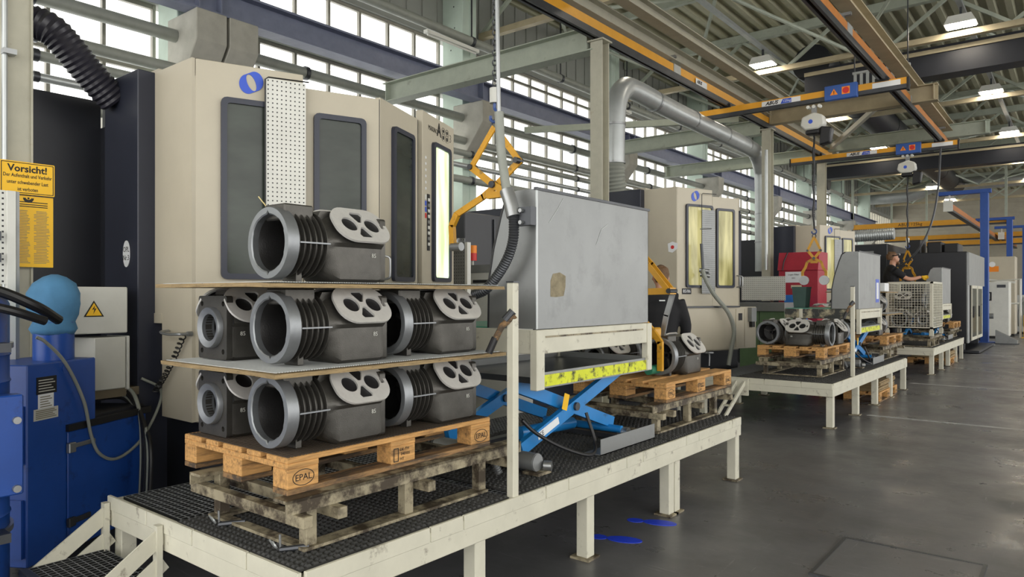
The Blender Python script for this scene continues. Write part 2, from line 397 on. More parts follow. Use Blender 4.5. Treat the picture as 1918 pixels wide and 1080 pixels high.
MB().cyl((0, 0, 0), (0, 46, 0), .085, 14).build('pipe', pipem, t)
for k in range(15): MB().cyl((0, 1.2 + k * 3.0, 0), (0, 1.27 + k * 3.0, 0), .1, 12).build('clamp', steeld, t); MB().box(-.01, .01, 1.22 + k * 3.0, 1.25 + k * 3.0, .08, 1.6).build('hanger', steeld, t)
for yy in (9.0, 15.0):
    t = thing('wall_fluorescent_lamp', 'fluorescent batten under the pipe by the %s wall column' % ('second' if yy < 10 else 'third'), 'lamp', (-9.2, yy, 6.2))
    MB().box(-.05, .05, 0, 1.4, 0, .06).build('housing', white, t); MB().cyl((0, .05, -.02), (0, 1.35, -.02), .016, 8).build('tube', white, t)

# roof: corrugated deck and trusses
mb = MB(); pts = []; x = -10.3; k = 0
while x < 12:
    pts += [(x, 7.95), (x + .12, 7.95), (x + .16, 8.04), (x + .28, 8.04)]; x += .32
vs_ = [(a, -8, z) for a, z in pts] + [(a, 54, z) for a, z in pts]; n = len(pts)
mb.add(vs_, [(i, i + 1, n + i + 1, n + i) for i in range(n - 1)]); o = struct('ceiling', mb, deckm)
def truss(y):
    t = st('roof_truss', (0, y, 0))
    MB().bar((-9.9, 0, 7.84), (11, 0, 7.84), .16, .2).build('top_chord', beamb if False else beamg, t)
    MB().bar((-9.9, 0, 6.92), (11, 0, 6.92), .14, .12).build('bottom_chord', beamb, t)
    x = -9.9; k = 0
    while x < 5:
        p, q = ((x, 0, 6.95), (x + 1.1, 0, 7.76)) if k % 2 == 0 else ((x, 0, 7.76), (x + 1.1, 0, 6.95))
        MB().bar(p, q, .07, .07, (0, 1, 0)).build('diagonal', beamg, t); x += 1.1; k += 1
    return t
TY = [-.9 + 6.1 * i for i in range(9)]
for y in TY: truss(y)
for y in TY[:-1]:
    t = st('roof_joist', (0, y + 3.05, 7.86)); mb = MB(); mb.bar((-9.9, 0, 0), (11, 0, 0), .12, .16); mb.build('beam', beamg, t)
    for s in (-7.9, -4.0, 0.1):
        MB().cyl((s, -3.0, -.92), (s - 1.9, 0, -.06), .04, 8).build('brace_rod', beamg, t); MB().cyl((s, -3.0, -.92), (s + 1.9, 0, -.06), .04, 8).build('brace_rod', beamg, t)
        MB().cyl((s, 3.0, -.92), (s + 1.9, 0, -.06), .04, 8).build('brace_rod', beamg, t); MB().cyl((s, 3.0, -.92), (s - 1.9, 0, -.06), .04, 8).build('brace_rod', beamg, t)
# black air ducts below the deck
t = thing('fabric_duct', 'long black round air duct under the corrugated roof', 'duct', (-5.25, 18.4, 7.25)); MB().cyl((0, 0, 0), (0, 25.5, 0), .45, 20).build('duct', black, t)
for k in range(7): MB().cyl((0, 1 + k * 3.7, 0), (0, 1.06 + k * 3.7, 0), .46, 20).build('band', blk, t)
t = thing('fabric_duct', 'black air duct crossing the hall above the far end of the crane rails', 'duct', (0, 17.95, 6.55)); MB().bar((-5.2, 0, 0), (9, 0, 0), .5, .62).build('duct', black, t); MB().bar((-5.2, -.27, .2), (9, -.27, .2), .03, .09).build('edge_strip', beamb, t)
t = thing('fabric_duct', 'black air duct crossing the hall high beyond the crane bridges', 'duct', (0, 30.2, 6.42)); MB().bar((-8, 0, 0), (9, 0, 0), .5, .6).build('duct', black, t); MB().bar((-8, -.27, .2), (9, -.27, .2), .03, .08).build('edge_strip', beamb, t)

# lamps on trunking, two rows
def lamp(x, y, z, lab):
    t = thing('hall_lamp', lab, 'lamp', (x, y, z), 0, 'bay lamps under the roof')
    MB().prism([(-.28, .0), (.28, .0), (.2, .16), (-.2, .16)], 'y', -.2, .2).build('housing', white, t)
    MB().box(-.25, -.015, -.18, .18, -.012, .0).build('diffuser', lampm, t); MB().box(.015, .25, -.18, .18, -.012, 0).build('diffuser', lampm, t)
    MB().box(-.02, .02, -.03, .03, .16, .36).build('bracket', steeld, t)
for row, x in (('row over the aisle', -1.94), ('row over the machines', -5.97)):
    tk = thing('lamp_trunking', 'grey lamp trunking bar carrying the lamp %s' % row, 'trunking', (x, -6, 7.36)); MB().box(-.05, .05, 0, 57, 0, .07).build('bar', galvd, tk)
    MB().box(-.01, .01, .3, 56, .07, .075).build('slot', steeld, tk)
    for k in range(7):
        lamp(x, 10.9 + k * 6.15, 7.0, '%s bay lamp counted from the back wall in the lamp %s' % (('seventh', 'sixth', 'fifth', 'fourth', 'third', 'second', 'first')[k], row))

# end duct
t = thing('spiral_duct', 'large pale round duct bending along the back wall', 'duct', (-10.3, 45, 3))
MB().tube([(p[0] + 10.3, 0, p[2] - 3) for p in spline([(-10.3, 0, 3.2), (-10.3, 0, 6.5), (-9.9, 0, 7.0), (-8.4, 0, 7.05), (-7.4, 0, 7.1), (-6.6, 0, 7.4), (-5.6, 0, 7.45), (4, 0, 7.55)], 8)], .36, 16).build('duct', galvd, t)
t = thing('air_heater', 'grey box-shaped air heater high on the left wall near the back', 'heater', (-9.6, 34, 6.2)); MB().box(-.3, .5, 0, .9, 0, .8).build('housing', galvd, t, bevel=.02)
MB().cyl((.5, .45, .4), (.56, .45, .4), .32, 18).build('fan_ring', steeld, t)
# ================================================================== CRANE SYSTEM
def post(y, lab, top=4.84):
    t = thing('steel_post', lab, 'post', (-5, y, 0), 0, 'steel posts under the yellow crane rail')
    mb = MB(); mb.box(-.09, .09, -.09, -.076, 0, top); mb.box(-.09, .09, .076, .09, 0, top); mb.box(-.006, .006, -.076, .076, 0, top); mb.build('profile', postm, t)
    MB().box(-.14, .14, -.14, .14, 0, .02).build('foot_plate', postm, t); MB().box(-.12, .12, -.12, .12, top, top + .02).build('head_plate', postm, t)
    return t
pA = post(1.49, 'pale steel post carrying the yellow warning sign')
MB().box(-.04, .075, -.094, .094, 0, 4.8).build('web_cover', postm, pA)
MB().cyl((.1, -.09, 0), (.1, -.09, 4.8), .018, 10).build('conduit', galvd, pA); pA.location.y = 1.463; pA.scale = (1, .82, 1)
for z in (1.6, 2.9, 4.2): MB().box(.09, .145, -.11, -.03, z, z + .03).build('conduit_clamp', steel, pA)
post(8.1, 'steel post with brown edge between the first two machining centres')
pC = post(14.55, 'steel post with pipes beside the red cabinet'); post(18.4, 'pale steel post at the far end of the yellow rail')
MB().cyl((.06, -.25, 2.0), (.06, -.25, 4.4), .03, 8).build('conduit', galvd, pC)
# rails (one thing each)
def rail(x, y0, y1, z, lab, m):
    t = thing('crane_rail', lab, 'crane rail', (x, y0, z)); L = y1 - y0
    MB().box(-.04, .04, 0, L, .05, .19).build('upper_profile', m, t)
    mb = MB(); mb.box(-.055, -.04, 0, L, -.02, .06); mb.box(.04, .055, 0, L, -.02, .06); mb.box(-.055, -.02, 0, L, -.03, -.02); mb.box(.02, .055, 0, L, -.03, -.02); mb.build('lower_channel', steeld, t)
    for k in range(1, 5): MB().box(-.05, .05, k * L / 5 - .12, k * L / 5 + .12, .048, .192).build('joint_plate', galvd, t)
    for k in range(6):
        h = MB(); yy = .8 + k * (L - 1.6) / 5; h.box(-.012, .012, yy - .012, yy + .012, .16, .3); h.box(-.1, .1, yy - .03, yy + .03, .26, .3); h.build('hanger', steel, t)
    MB().cyl((-.075, 0, .02), (-.075, L, .02), .012, 6).build('feed_cable', blk, t)
    return t
r1 = rail(-5, -3, 19.2, 4.9, 'long yellow crane rail resting over the row of steel posts', craney)
t_lab = placed('rail_label', flat2d([rrect(-.22, .22, -.05, .05, .005)], .002), paperm, r1, frame((.058, 14.2, .105), (0, 1, 0), (0, 0, 1)))
placed('lettering', text_mesh('ABUS', .075, shear=.25, bold=.003), inkb, t_lab, frame((.06, 14.12, .105), (0, 1, 0), (0, 0, 1)))
rail(-2.46, -3, 19.0, 4.9, 'second crane rail with brown upper profile over the aisle edge', mat('rail_brown', '#b5712c', .5, var=.1))
# carrying beams
def beamthing(name, lab, p, q, h, b, m, tk=.015, extra=None):
    t = thing(name, lab, 'beam', p); mb = MB(); ibeam(mb, (0, 0, 0), Vector(q) - Vector(p), h, b, tk); mb.build('profile', m, t)
    if extra: extra(t)
    for e in (0, 1):
        v = (Vector(q) - Vector(p)) * (.02 if e == 0 else .98); d = (Vector(q) - Vector(p)).normalized(); MB().bar(v - d * .008, v + d * .008, b, h - .01).build('end_plate', m, t)
    return t
beamthing('support_beam', 'long light grey steel beam lying above the yellow crane rail', (-5.02, -3, 5.24), (-5.02, 20, 5.24), .2, .2, postm)
beamthing('support_beam', 'upper grey steel beam lying beside and above the yellow crane rail', (-4.7, -3, 5.42), (-4.7, 20, 5.42), .18, .18, postm)
beamthing('support_beam', 'brown-grey steel beam running above the aisle-side crane rail', (-2.4, -3, 5.33), (-2.4, 20.2, 5.33), .2, .2, beamb)
beamthing('cross_beam', 'beige cross beam joining the rails above the gap between the first two machines', (-5.1, 8.1, 5.7), (4.0, 8.1, 5.7), .32, .24, beamb)
beamthing('cross_beam', 'beige cross beam with holes behind the nearer visible crane bridge', (-5.0, 14.6, 5.1), (-2.0, 14.6, 5.1), .3, .2, beamb)
beamthing('cross_beam', 'light grey cross beam behind the far crane bridge', (-5.3, 18.9, 5.22), (-1.6, 18.9, 5.22), .3, .2, beamg)
beamthing('cross_beam', 'grey-green beam from the second post back to the window wall', (-9.2, 8.1, 4.9), (-5.06, 8.1, 4.9), .32, .22, beamg)
beamthing('cross_beam', 'grey-green beam from the post beside the red cabinet back to the window wall', (-9.2, 14.6, 4.93), (-5.06, 14.6, 4.93), .3, .2, beamg)
beamthing('cross_beam', 'grey-green beam from the last post back to the window wall', (-9.2, 18.4, 4.95), (-5.06, 18.4, 4.95), .3, .2, beamg)
tag(MB().bar((-9.0, 11.65, 4.9), (-5.2, 13.5, 4.9), .09, .12).build('brace_bar', beamg), 'slim pale brace bar running slantwise in front of the windows', 'brace')
tag(MB().bar((-4.85, 18.7, 5.15), (-2.6, 14.7, 5.36), .08, .1).build('brace_bar', white), 'white diagonal brace bar between the two crane rails', 'brace')
tag(MB().bar((-4.68, 8.15, 5.9), (-4.0, 8.15, 7.8), .16, .16, (0, 1, 0)).build('brace_bar', beamb), 'beige slanted strut between the beams and the roof above the second post', 'brace')
# crane bridges
def bridge(y, lab, out=True):
    t = thing('crane_bridge', lab, 'crane bridge', (-5.65, y, 4.7), 0, 'light crane bridges under the rails'); L = 3.55
    MB().box(0, L, -.035, .035, .05, .16).build('upper_profile', craney, t)
    mb = MB(); mb.box(0, L, -.05, -.035, 0, .055); mb.box(0, L, .035, .05, 0, .055); mb.box(0, L, -.05, -.018, -.01, 0); mb.box(0, L, .018, .05, -.01, 0); mb.build('lower_channel', steeld, t)
    for x in (.0, L): MB().box(x - .015, x + .015, -.055, .055, -.04, .155).build('end_cap', blk, t)
    p = placed('label_plate', flat2d([rrect(1.3, 1.95, .058, .142, .004)], .002), paperm, t, frame((0, -.0365, 0), (1, 0, 0), (0, 0, 1)))
    placed('lettering', text_mesh('ABUS', .085, shear=.3, bold=.003), inkb, p, frame((1.47, -.038, .1), (1, 0, 0), (0, 0, 1)))
    q = placed('blue_field', flat2d([[(1.62, .062), (1.8, .062), (1.8, .138), (1.66, .138)]], .002), inkbl, p, frame((0, -.038, 0), (1, 0, 0), (0, 0, 1)))
    placed('load_lettering', text_mesh('125kg', .055), paperm, p, frame((1.725, -.0395, .1), (1, 0, 0), (0, 0, 1)))
    b = MB().box(2.35, 2.85, -.12, -.04, -.04, .2).build('control_box', mat('control_blue', '#2f56a0', .45, var=.05) if 'control_blue' not in MAT else MAT['control_blue'], t, bevel=.012)
    placed('warning_triangle', flat2d([[(2.44, .04), (2.56, .04), (2.5, .14)]], .002), MAT.get('warn_orange') or mat('warn_orange', '#f08a1c', .5, var=0), b, frame((0, -.1215, 0), (1, 0, 0), (0, 0, 1)))
    placed('triangle_mark', text_mesh('!', .07, bold=.003), inkb, b, frame((2.5, -.123, .075), (1, 0, 0), (0, 0, 1)))
    placed('warning_disc', flat2d([circ(2.68, .09, .05)], .002), redlab, b, frame((0, -.1215, 0), (1, 0, 0), (0, 0, 1)))
    placed('warning_square', flat2d([rrect(2.62, 2.74, .03, .15, .004)], .0016), MAT['warn_orange'], b, frame((0, -.1208, 0), (1, 0, 0), (0, 0, 1)))
    lp = placed('rating_plate', flat2d([rrect(3.05, 3.45, .058, .142, .004)], .002), paperm, t, frame((0, -.0365, 0), (1, 0, 0), (0, 0, 1)))
    for x in (.65, 3.19):
        MB().box(x - .1, x + .1, -.06, .06, .15, .2).build('trolley', blk, t)
        for s in (-.06, .06): MB().cyl((x + s, -.045, .2), (x + s, .045, .2), .03, 10).build('wheel', steeld, t)
    return t
bridge(3.67, 'crane bridge above the stacked castings, just out of the lamp row'); bridge(12.4, 'crane bridge in front of the beige perforated cross beam'); bridge(18.1, 'crane bridge at the far end of the rails')
def hoist(x, y, zbot, lab, hose=False):
    t = thing('chain_hoist', lab, 'hoist', (x, y, 4.3), 0, 'electric chain hoists on the bridges')
    b = MB(); b.prism([(-.2, .02), (-.12, -.06), (.1, -.06), (.18, .02), (.16, .16), (.02, .22), (-.17, .16)], 'y', -.1, .1); bo = b.build('housing', greyc, t, bevel=.02)
    placed('logo_dot', flat2d([circ(-.03, .07, .035)], .002), inkbl, bo, frame((0, -.102, 0), (1, 0, 0), (0, 0, 1)))
    MB().box(-.12, .1, -.09, .09, -.14, -.06).build('motor_cover', blk, t, bevel=.02)
    MB().prism([(.1, -.34), (.26, -.3), (.3, -.06), (.12, -.02)], 'y', -.09, .09).build('chain_bag', blk, t, bevel=.02)
    MB().box(-.04, .04, -.02, .02, .2, .34).build('suspension', steel, t)
    for s in (-.09, .0, .09): MB().cyl((s, -.04, .33), (s, .04, .33), .028, 10).build('trolley_wheel', white, t)
    mb = MB(); chain(mb, (0, 0, -.1), (0, 0, zbot - 4.3 + .12), .034, .0055, .014); mb.build('chain', steeld, t, kind='stuff')
    MB().cyl((0, 0, zbot - 4.3 + .12), (0, 0, zbot - 4.3 + .02), .035, 12).build('hook_block', greyc, t)
    hk = [(.0, 0, .02), (.0, 0, -.02), (.035, 0, -.05), (.03, 0, -.09), (-.005, 0, -.105), (-.035, 0, -.085), (-.035, 0, -.06)]
    MB().tube([(a, 0, c + zbot - 4.3) for a, _, c in spline(hk, 4)], .011, 8).build('hook', mat('hook_blue', '#35508a', .4) if 'hook_blue' not in MAT else MAT['hook_blue'], t)
    return t
h0 = hoist(-3.09, 3.67, 2.77, 'chain hoist holding the yellow tongs beside the galvanised hood, hanging over the first platform')
h1 = hoist(-3.49, 12.4, 2.62, 'grey chain hoist holding the open yellow tongs in front of the red cabinet')
h2 = hoist(-3.08, 18.1, 2.66, 'grey chain hoist holding the tongs gripped by the man with yellow gloves')
for h in (h1, h2):
    pts = [(.0, -.03, -.12)] + [(.012 * math.cos(k * 1.3), -.03 + .012 * math.sin(k * 1.3), -.2 - k * .1) for k in range(16)]
    MB().tube(pts, .016, 6).build('control_cable', blk, h)
def tongs(lab, loc, rz, arms, bars):
    # arms / bars: lists of ((x,y,z) paths in local coords, width, material)
    t = thing('lifting_tongs', lab, 'tongs', loc, rz, 'yellow lifting tongs')
    return t
def flatbar(mb, pts, wd, th, y=0):
    for a, b in zip(pts, pts[1:]): mb.bar((a[0], y, a[1]), (b[0], y, b[1]), th, wd, (0, 1, 0)) if False else mb.obox(((a[0] + b[0]) / 2, y, (a[1] + b[1]) / 2), (Vector((b[0] - a[0], 0, b[1] - a[1])) / 2) * 1.06, (0, th / 2, 0), Vector((-(b[1] - a[1]), 0, b[0] - a[0])).normalized() * wd / 2)
    return mb
def scissor_tong(lab, apex, sc, rz, spread=1.0, close=1.0, pads=False, lift=0):
    """pantograph tongs hanging from an apex: two upper links, a crossing pair of arms, curved jaws"""
    t = thing('lifting_tongs', lab, 'tongs', apex, rz, 'yellow lifting tongs')
    mb = MB(); mb.tube([(0.028 * math.cos(a), 0, .02 + .035 * math.sin(a)) for a in [2 * math.pi * i / 12 for i in range(13)]], .008, 8); mb.build('shackle', steeld, t)
    e = .20 * sc * spread; ze = -.24 * sc; zp = -.38 * sc
    for s in (-1, 1):
        flatbar(MB(), [(0, 0), (s * e, ze)], .04 * sc, .012, s * .012).build('upper_link', tongy, t)
        MB().cyl((s * e, -.035, ze), (s * e, .035, ze), .016 * sc + .004, 12).build('pin', steeld, t)
        j = s * -1; g = .36 * sc * close
        arm = flatbar(MB(), [(s * e, ze), (0, zp), (j * .12 * sc, zp - .07 * sc), (j * g, zp - .17 * sc)], .045 * sc, .014, s * .016).build('arm', tongy, t)
        flatbar(MB(), [(j * g, zp - .17 * sc), (j * (g + .05 * sc), zp - .25 * sc), (j * (g + .04 * sc), zp - .40 * sc)], .045 * sc, .03, s * .016).build('jaw', tongy, arm)
        zj = zp - .40 * sc; xj = j * (g + .02 * sc)
        (MB().cyl((xj, s * .016 - .04, zj), (xj, s * .016 + .02, zj), .085 * sc, 20) if pads else MB().cyl((xj + j * .03, s * .016, zj), (xj - j * .06 * sc, s * .016, zj), .03 * sc, 18)).build('grip_pad', steel, arm)
    MB().cyl((0, -.04, zp), (0, .04, zp), .02 * sc + .004, 12).build('pivot_bolt', steeld, t)
    MB().box(-.06 * sc, .06 * sc, -.02, .02, zp - .09 * sc, zp - .045 * sc).build('latch_block', tongy, t)
    return t
scissor_tong('yellow tongs hanging beside the galvanised hood over the first platform', (-3.09, 3.67, 2.62), 1.0, 0)
scissor_tong('open yellow tongs with round steel grip pads hanging in front of the red cabinet', (-3.49, 12.4, 2.46), .92, R(8), .55, .42, True)
scissor_tong('slim yellow tongs held by the man above the mesh box', (-3.08, 18.1, 2.5), .9, R(-20), .5, .4)
# gripper standing over the casting on the second pallet
t = thing('gripper_frame', 'yellow and steel gripper frame clamped over the casting on the second pallet', 'gripper', (-2.62, 5.0, 1.0))
for y in (-.03, .05):
    flatbar(MB(), [(-.2, .93), (-.02, .74), (.16, .53)], .04, .014, y).build('upper_arm', tongy, t)
flatbar(MB(), [(-.2, .52), (.17, .53)], .05, .1, 0.01).build('cross_bar', tongy, t)
flatbar(MB(), [(.15, .5), (.1, .34), (.06, .16)], .04, .02, .06).build('steel_strap', steel, t)
flatbar(MB(), [(-.2, .42), (-.02, .3), (.04, .24), (.12, .14), (.12, -.07)], .042, .03, -.08).build('jaw', tongy, t)
MB().box(.03, .08, -.08, .02, .16, .25).build('jaw_block', tongy, t, bevel=.01)
MB().cyl((.06, -.16, -.07), (.06, -.02, -.07), .035, 14).build('green_buffer', mat('buffer_green', '#2f7d62', .5), t)
MB().cyl((.17, -.05, .53), (.17, .07, .53), .02, 10).build('pivot_bolt', steeld, t)
# suction lance at the first hood
t = thing('suction_lance', 'grey tube and ribbed hose hanging down to the side of the near galvanised hood', 'hose', (-2.46, 3.08, 1.5))
MB().tube([(-.12, -.02, 3.3), (-.1, -.02, 1.7), (-.085, -.02, 1.0)], .012, 8).build('supply_pipe', steel, t)
MB().tube(spline([(-.085, -.02, 1.02), (-.07, -.02, .8), (-.03, -.02, .58)], 6), .026, 12).build('plastic_sleeve', pipem, t)
MB().tube(spline([(-.03, -.02, .58), (.0, -.02, .5), (.02, -.02, .43)], 6), .04, 14).build('coupling', steel, t)
mb = MB(); corrugated(mb, [(.02, -.02, .45), (.015, -.02, .3), (-.045, -.02, .17), (-.17, -.02, .04), (-.27, -.02, .0)], .028, .014, .08); mb.build('ribbed_hose', steeld, t)
MB().box(.02, .13, -.01, .04, .38, .48).build('clamp_bracket', steeld, t)
for z in (.395, .46): MB().cyl((.07, -.03, z), (.07, .04, z), .012, 8).build('bolt', steel, t)

t = thing('fan_grille', 'slotted grey fan grille hanging behind the blue control box of the crane bridge', 'fan', (-3.35, 14.35, 5.3))
MB().box(0, .95, -.03, .05, .3, .34).build('top_frame', galvd, t); MB().box(0, .95, -.03, .05, 0, .03).build('bottom_frame', galvd, t)
for k in range(9): MB().box(.02 + k * .105, .07 + k * .105, -.02, .0, .03, .3).build('slat', galvd, t)
for x in (.02, .9): MB().box(x, x + .02, 0, .02, .34, 2.2).build('hanger', steeld, t)
# ================================================================== MACHINING CENTRES
def fdir(a): return Vector((math.sin(R(a)), math.cos(R(a)), 0))
def panel(mb, K, u, s0, s1, z0, z1, off, th):
    # upright slab on the plane through K along u, its outer face `off` in front of the plane
    n = Vector((u.y, -u.x, 0)); c = Vector((K[0], K[1], 0)) + u * (s0 + s1) / 2 + n * (off - th / 2); c.z = (z0 + z1) / 2
    return mb.obox(c, u * (s1 - s0) / 2, n * th / 2, Vector((0, 0, (z1 - z0) / 2)))
def on(K, u, s, z, off):
    n = Vector((u.y, -u.x, 0)); p = Vector((K[0], K[1], 0)) + u * s + n * off; p.z = z; return p
UB, UC = fdir(20.5), fdir(-22)
def window_(parent, K, u, s0, s1, z0, z1, off, gm):
    n = Vector((u.y, -u.x, 0)); M = frame(on(K, u, 0, 0, off), u, (0, 0, 1))
    w = placed('window_frame', flat2d([rrect(s0, s1, z0, z1, .035, 3), rrect(s0 + .035, s1 - .035, z0 + .035, z1 - .035, .02, 2)], .03), bframe, parent, M)
    placed('glass', flat2d([rrect(s0 + .03, s1 - .03, z0 + .03, z1 - .03, .02, 2)], .008), gm, w, frame(on(K, u, 0, 0, off - .004), u, (0, 0, 1)))
def handle(parent, K, u, s, z0, z1, off):
    n = Vector((u.y, -u.x, 0)); a = on(K, u, s, z0, off); b = on(K, u, s, z1, off)
    MB().tube(spline([a, a + n * .045 + Vector((0, 0, .012)), a + n * .055 + Vector((0, 0, .04)), b + n * .055 - Vector((0, 0, .04)), b + n * .045 - Vector((0, 0, .012)), b], 5), .009, 8).build('handle', steel, parent)
def pegboard(name, parent, M, W, H, px=.03, pz=.03, m=None, s=.0042):
    b = placed(name, flat2d([rrect(0, W, 0, H, .004, 2)], .006), m or white, parent, M)
    mb = MB(); nx, nz = int(W / px), int(H / pz)
    for i in range(nx):
        for k in range(nz):
            x, z = (i + .5) * W / nx, (k + .5) * H / nz; mb.add([(x - s, z - s, .0036), (x + s, z - s, .0036), (x + s, z + s, .0036), (x - s, z + s, .0036)], [(0, 1, 2, 3)])
    mb.xf(M); mb.build('perforations', blk, b, kind='stuff'); return b
def machine(yo, lab, first, g2):
    t = thing('machining_centre', lab, 'machine', (-4.6, 3.4 + yo, 0), 0, 'machining centres along the window wall')
    O = Vector((-4.6, 3.4, 0)); K1 = (-4.3 - O.x, 2.22 - O.y); K2 = (-3.878 - O.x, 3.348 - O.y); K3 = (-4.392 - O.x, 4.62 - O.y)
    X = lambda x: x - O.x; Y = lambda y: y - O.y
    # core
    MB().prism([(K1[0] - .03, K1[1] + .03), (K2[0] - .05, K2[1]), (K3[0] - .03, K3[1] - .03), (X(-5.5), K3[1] - .03), (X(-5.5), K1[1] + .03)], 'z', .7, 2.86).build('core', beige, t)
    MB().prism([(K1[0] - .05, K1[1] + .06), (K2[0] - .02, K2[1]), (K3[0] - .05, K3[1] - .05), (X(-5.5), K3[1] - .05), (X(-5.5), K1[1] + .06)], 'z', 0, .72).build('plinth', black, t)
    # side panel A (faces the aisle start)
    mb = MB(); mb.box(X(-4.9), K1[0], K1[1] - .02, K1[1] + .02, 1.315, 2.97); mb.box(X(-4.69), K1[0], K1[1] - .02, K1[1] + .02, .71, 1.315); mb.build('side_panel', beige, t)
    MB().box(X(-4.9), X(-4.69), K1[1] - .026, K1[1] - .02, 1.315, 1.38).build('cover_strip', beige, t)
    mb = MB(); mb.prism([(X(-4.95), 2.86), (X(-4.3), 2.86), (X(-4.3), 2.97), (X(-4.78), 2.97), (X(-4.78), 3.0), (X(-4.95), 3.0)], 'y', K1[1] + .0, K1[1] + .5); mb.build('top_cover', beige, t)
    # logo panel B
    b = panel(MB(), K1, UB, 0, .665, .71, 2.97, 0, .03).build('front_panel', beige, t, bevel=.004)
    window_(b, K1, UB, .148, .66, 1.6, 2.75, .012, glassd if first else glassy)
    # logo: two overlapping discs with a slanted oval hole
    u = []
    for k in range(40):
        a = 2 * math.pi * k / 40; c = (-.022, -.012) if math.pi * .62 < a < math.pi * 1.62 else (.022, .012); u.append((c[0] + .052 * math.cos(a), c[1] + .062 * math.sin(a)))
    placed('logo', flat2d([u, circ(0, 0, .026, 24, .055, R(22))], .004), inkbl, b, frame(on(K1, UB, .333, 2.866, .003), UB, (0, 0, 1)))
    # pegboard with its wire
    M = frame(on(K1, UB, .414, 1.78 if first else 1.52, .045), UB, (0, 0, 1)); pb = pegboard('tool_board', t, M, .256, 1.12 if first else 1.16, .0265, .0285, white if first else galv)
    MB().tube([on(K1, UB, .41, 1.9, .05), on(K1, UB, .41, 2.89, .05), on(K1, UB, .43, 2.905, .05), on(K1, UB, .69, 2.91, .05)], .005, 6).build('edge_wire', blk, pb)
    # sliding door
    d = panel(MB(), K1, UB, .672, 1.2, .71, 2.885, -.005, .04).build('sliding_door', beige, t, bevel=.004)
    window_(d, K1, UB, .733, 1.097, 1.6, 2.725, .008, glassd if first else glassy); handle(d, K1, UB, 1.165, 1.61, 1.78, -.005)
    panel(MB(), K1, UB, 1.196, 1.206, .71, 2.885, -.012, .02).build('door_seal', blk, t)
    # receding door C and panel D
    c = panel(MB(), K2, UC, .01, .65, .71, 2.9, -.005, .04).build('sliding_door', beige, t, bevel=.004)
    window_(c, K2, UC, .185, .55, 1.6, 2.74, .008, glassd); handle(c, K2, UC, .06, 1.61, 1.78, -.005)
    panel(MB(), K2, UC, .65, .69, .71, 2.9, -.02, .03).build('door_seal', steeld, t)
    dd = panel(MB(), K2, UC, .69, 1.372, .71, 2.98, .02, .06).build('end_panel', beige, t, bevel=.004)
    window_(dd, K2, UC, .872, 1.258, 1.61, 2.764, .032, g2)
    if first:
        F = lambda s, z: frame(on(K2, UC, s, z, .0215), UC, (0, 0, 1))
        placed('maker_lettering', text_mesh('MAKINO', .058, .0005, sx=.85), inkb, dd, F(.9, 2.866))
        placed('model_lettering', text_mesh('A', .15, .0005, bold=.005, sx=.85), inkb, dd, F(1.03, 2.885))
        for k, s in enumerate((1.125, 1.21)):
            placed('outline_numeral', flat2d([rrect(-.035, .035, .0, .055, .025), rrect(-.031, .031, .004, .051, .021), rrect(-.035, .035, -.06, .004, .025), rrect(-.031, .031, -.056, .0, .021), rrect(-.018, .018, .014, .04, .012), rrect(-.018, .018, -.045, -.012, .012)], .001), inkb, dd, F(s, 2.875))
        placed('model_lettering', text_mesh('3', .10, .0005, bold=-.002), inkb, dd, F(1.285, 2.865))
        # control strip and paper note
        pn = placed('button_strip', flat2d([rrect(.775, .825, 1.86, 2.32, .004)], .004), blk, dd, frame(on(K2, UC, 0, 0, .024), UC, (0, 0, 1)))
        for k in range(9): placed('button', flat2d([rrect(.782, .818, 1.9 + k * .045, 1.925 + k * .045, .004)], .004), (white, steel, white)[k % 3], pn, frame(on(K2, UC, 0, 0, .028), UC, (0, 0, 1)))
        for k, m in enumerate((redlab, inkbl, inkbl, white)): placed('sticker', flat2d([rrect(.735, .765, 2.12 + k * .05, 2.16 + k * .05, .004)], .002), m, dd, frame(on(K2, UC, 0, 0, .022), UC, (0, 0, 1)))
        for k in range(6): placed('sticker', flat2d([circ(.75, 2.36 + k * .05, .012, 10)], .002), paperm, dd, frame(on(K2, UC, 0, 0, .022), UC, (0, 0, 1)))
    else:
        # front cabinet below the ledge, with cupboard doors
        lo = MB(); p = [on(K1, UB, .0, 0, .0), on(K1, UB, .0, 0, .12), on(K1, UB, 1.42, 0, .12), on(K2, UC, .25, 0, .1), on(K2, UC, .25, 0, 0), on(K1, UB, 1.2, 0, 0)]
        lo.prism([(q.x, q.y) for q in p], 'z', .74, 1.33); lc = lo.build('lower_cabinet', beige, t)
        for s0, s1 in ((.03, .98), (1.0, 1.16), (1.18, 1.4)): panel(MB(), K1, UB, s0, s1, .76, 1.30, .128, .012).build('cabinet_door', beige, lc)
        panel(MB(), K1, UB, -.02, 1.05, 1.325, 1.345, .16, .2).build('ledge', steeld, t)
        panel(MB(), K1, UB, 1.05, 1.12, 1.14, 1.24, .135, .01).build('switch_plate', blk, t); panel(MB(), K1, UB, 1.24, 1.34, 1.12, 1.32, .2, .07).build('oil_cup', galv, t); panel(MB(), K1, UB, 1.27, 1.33, 1.04, 1.12, .18, .05).build('oil_cup_pipe', blk, t)
    # dark column and rear body
    MB().box(X(-5.3), X(-4.79), Y(2.09), Y(2.6), 0, 2.97).build('side_column', navy, t, bevel=.006)
    return t
m1 = machine(0, 'large beige machining centre with blue ring logo behind the stacked castings', True, glassg)
MB().box(-6.8 + 4.6, -5.62 + 4.6, .2 - 3.4, 2.19 - 3.4, 0, 2.915).build('rear_body', black, m1); MB().box(-6.6 + 4.6, -5.3 + 4.6, 2.19 - 3.4, 4.4 - 3.4, 0, 2.72).build('rear_body', black, m1)
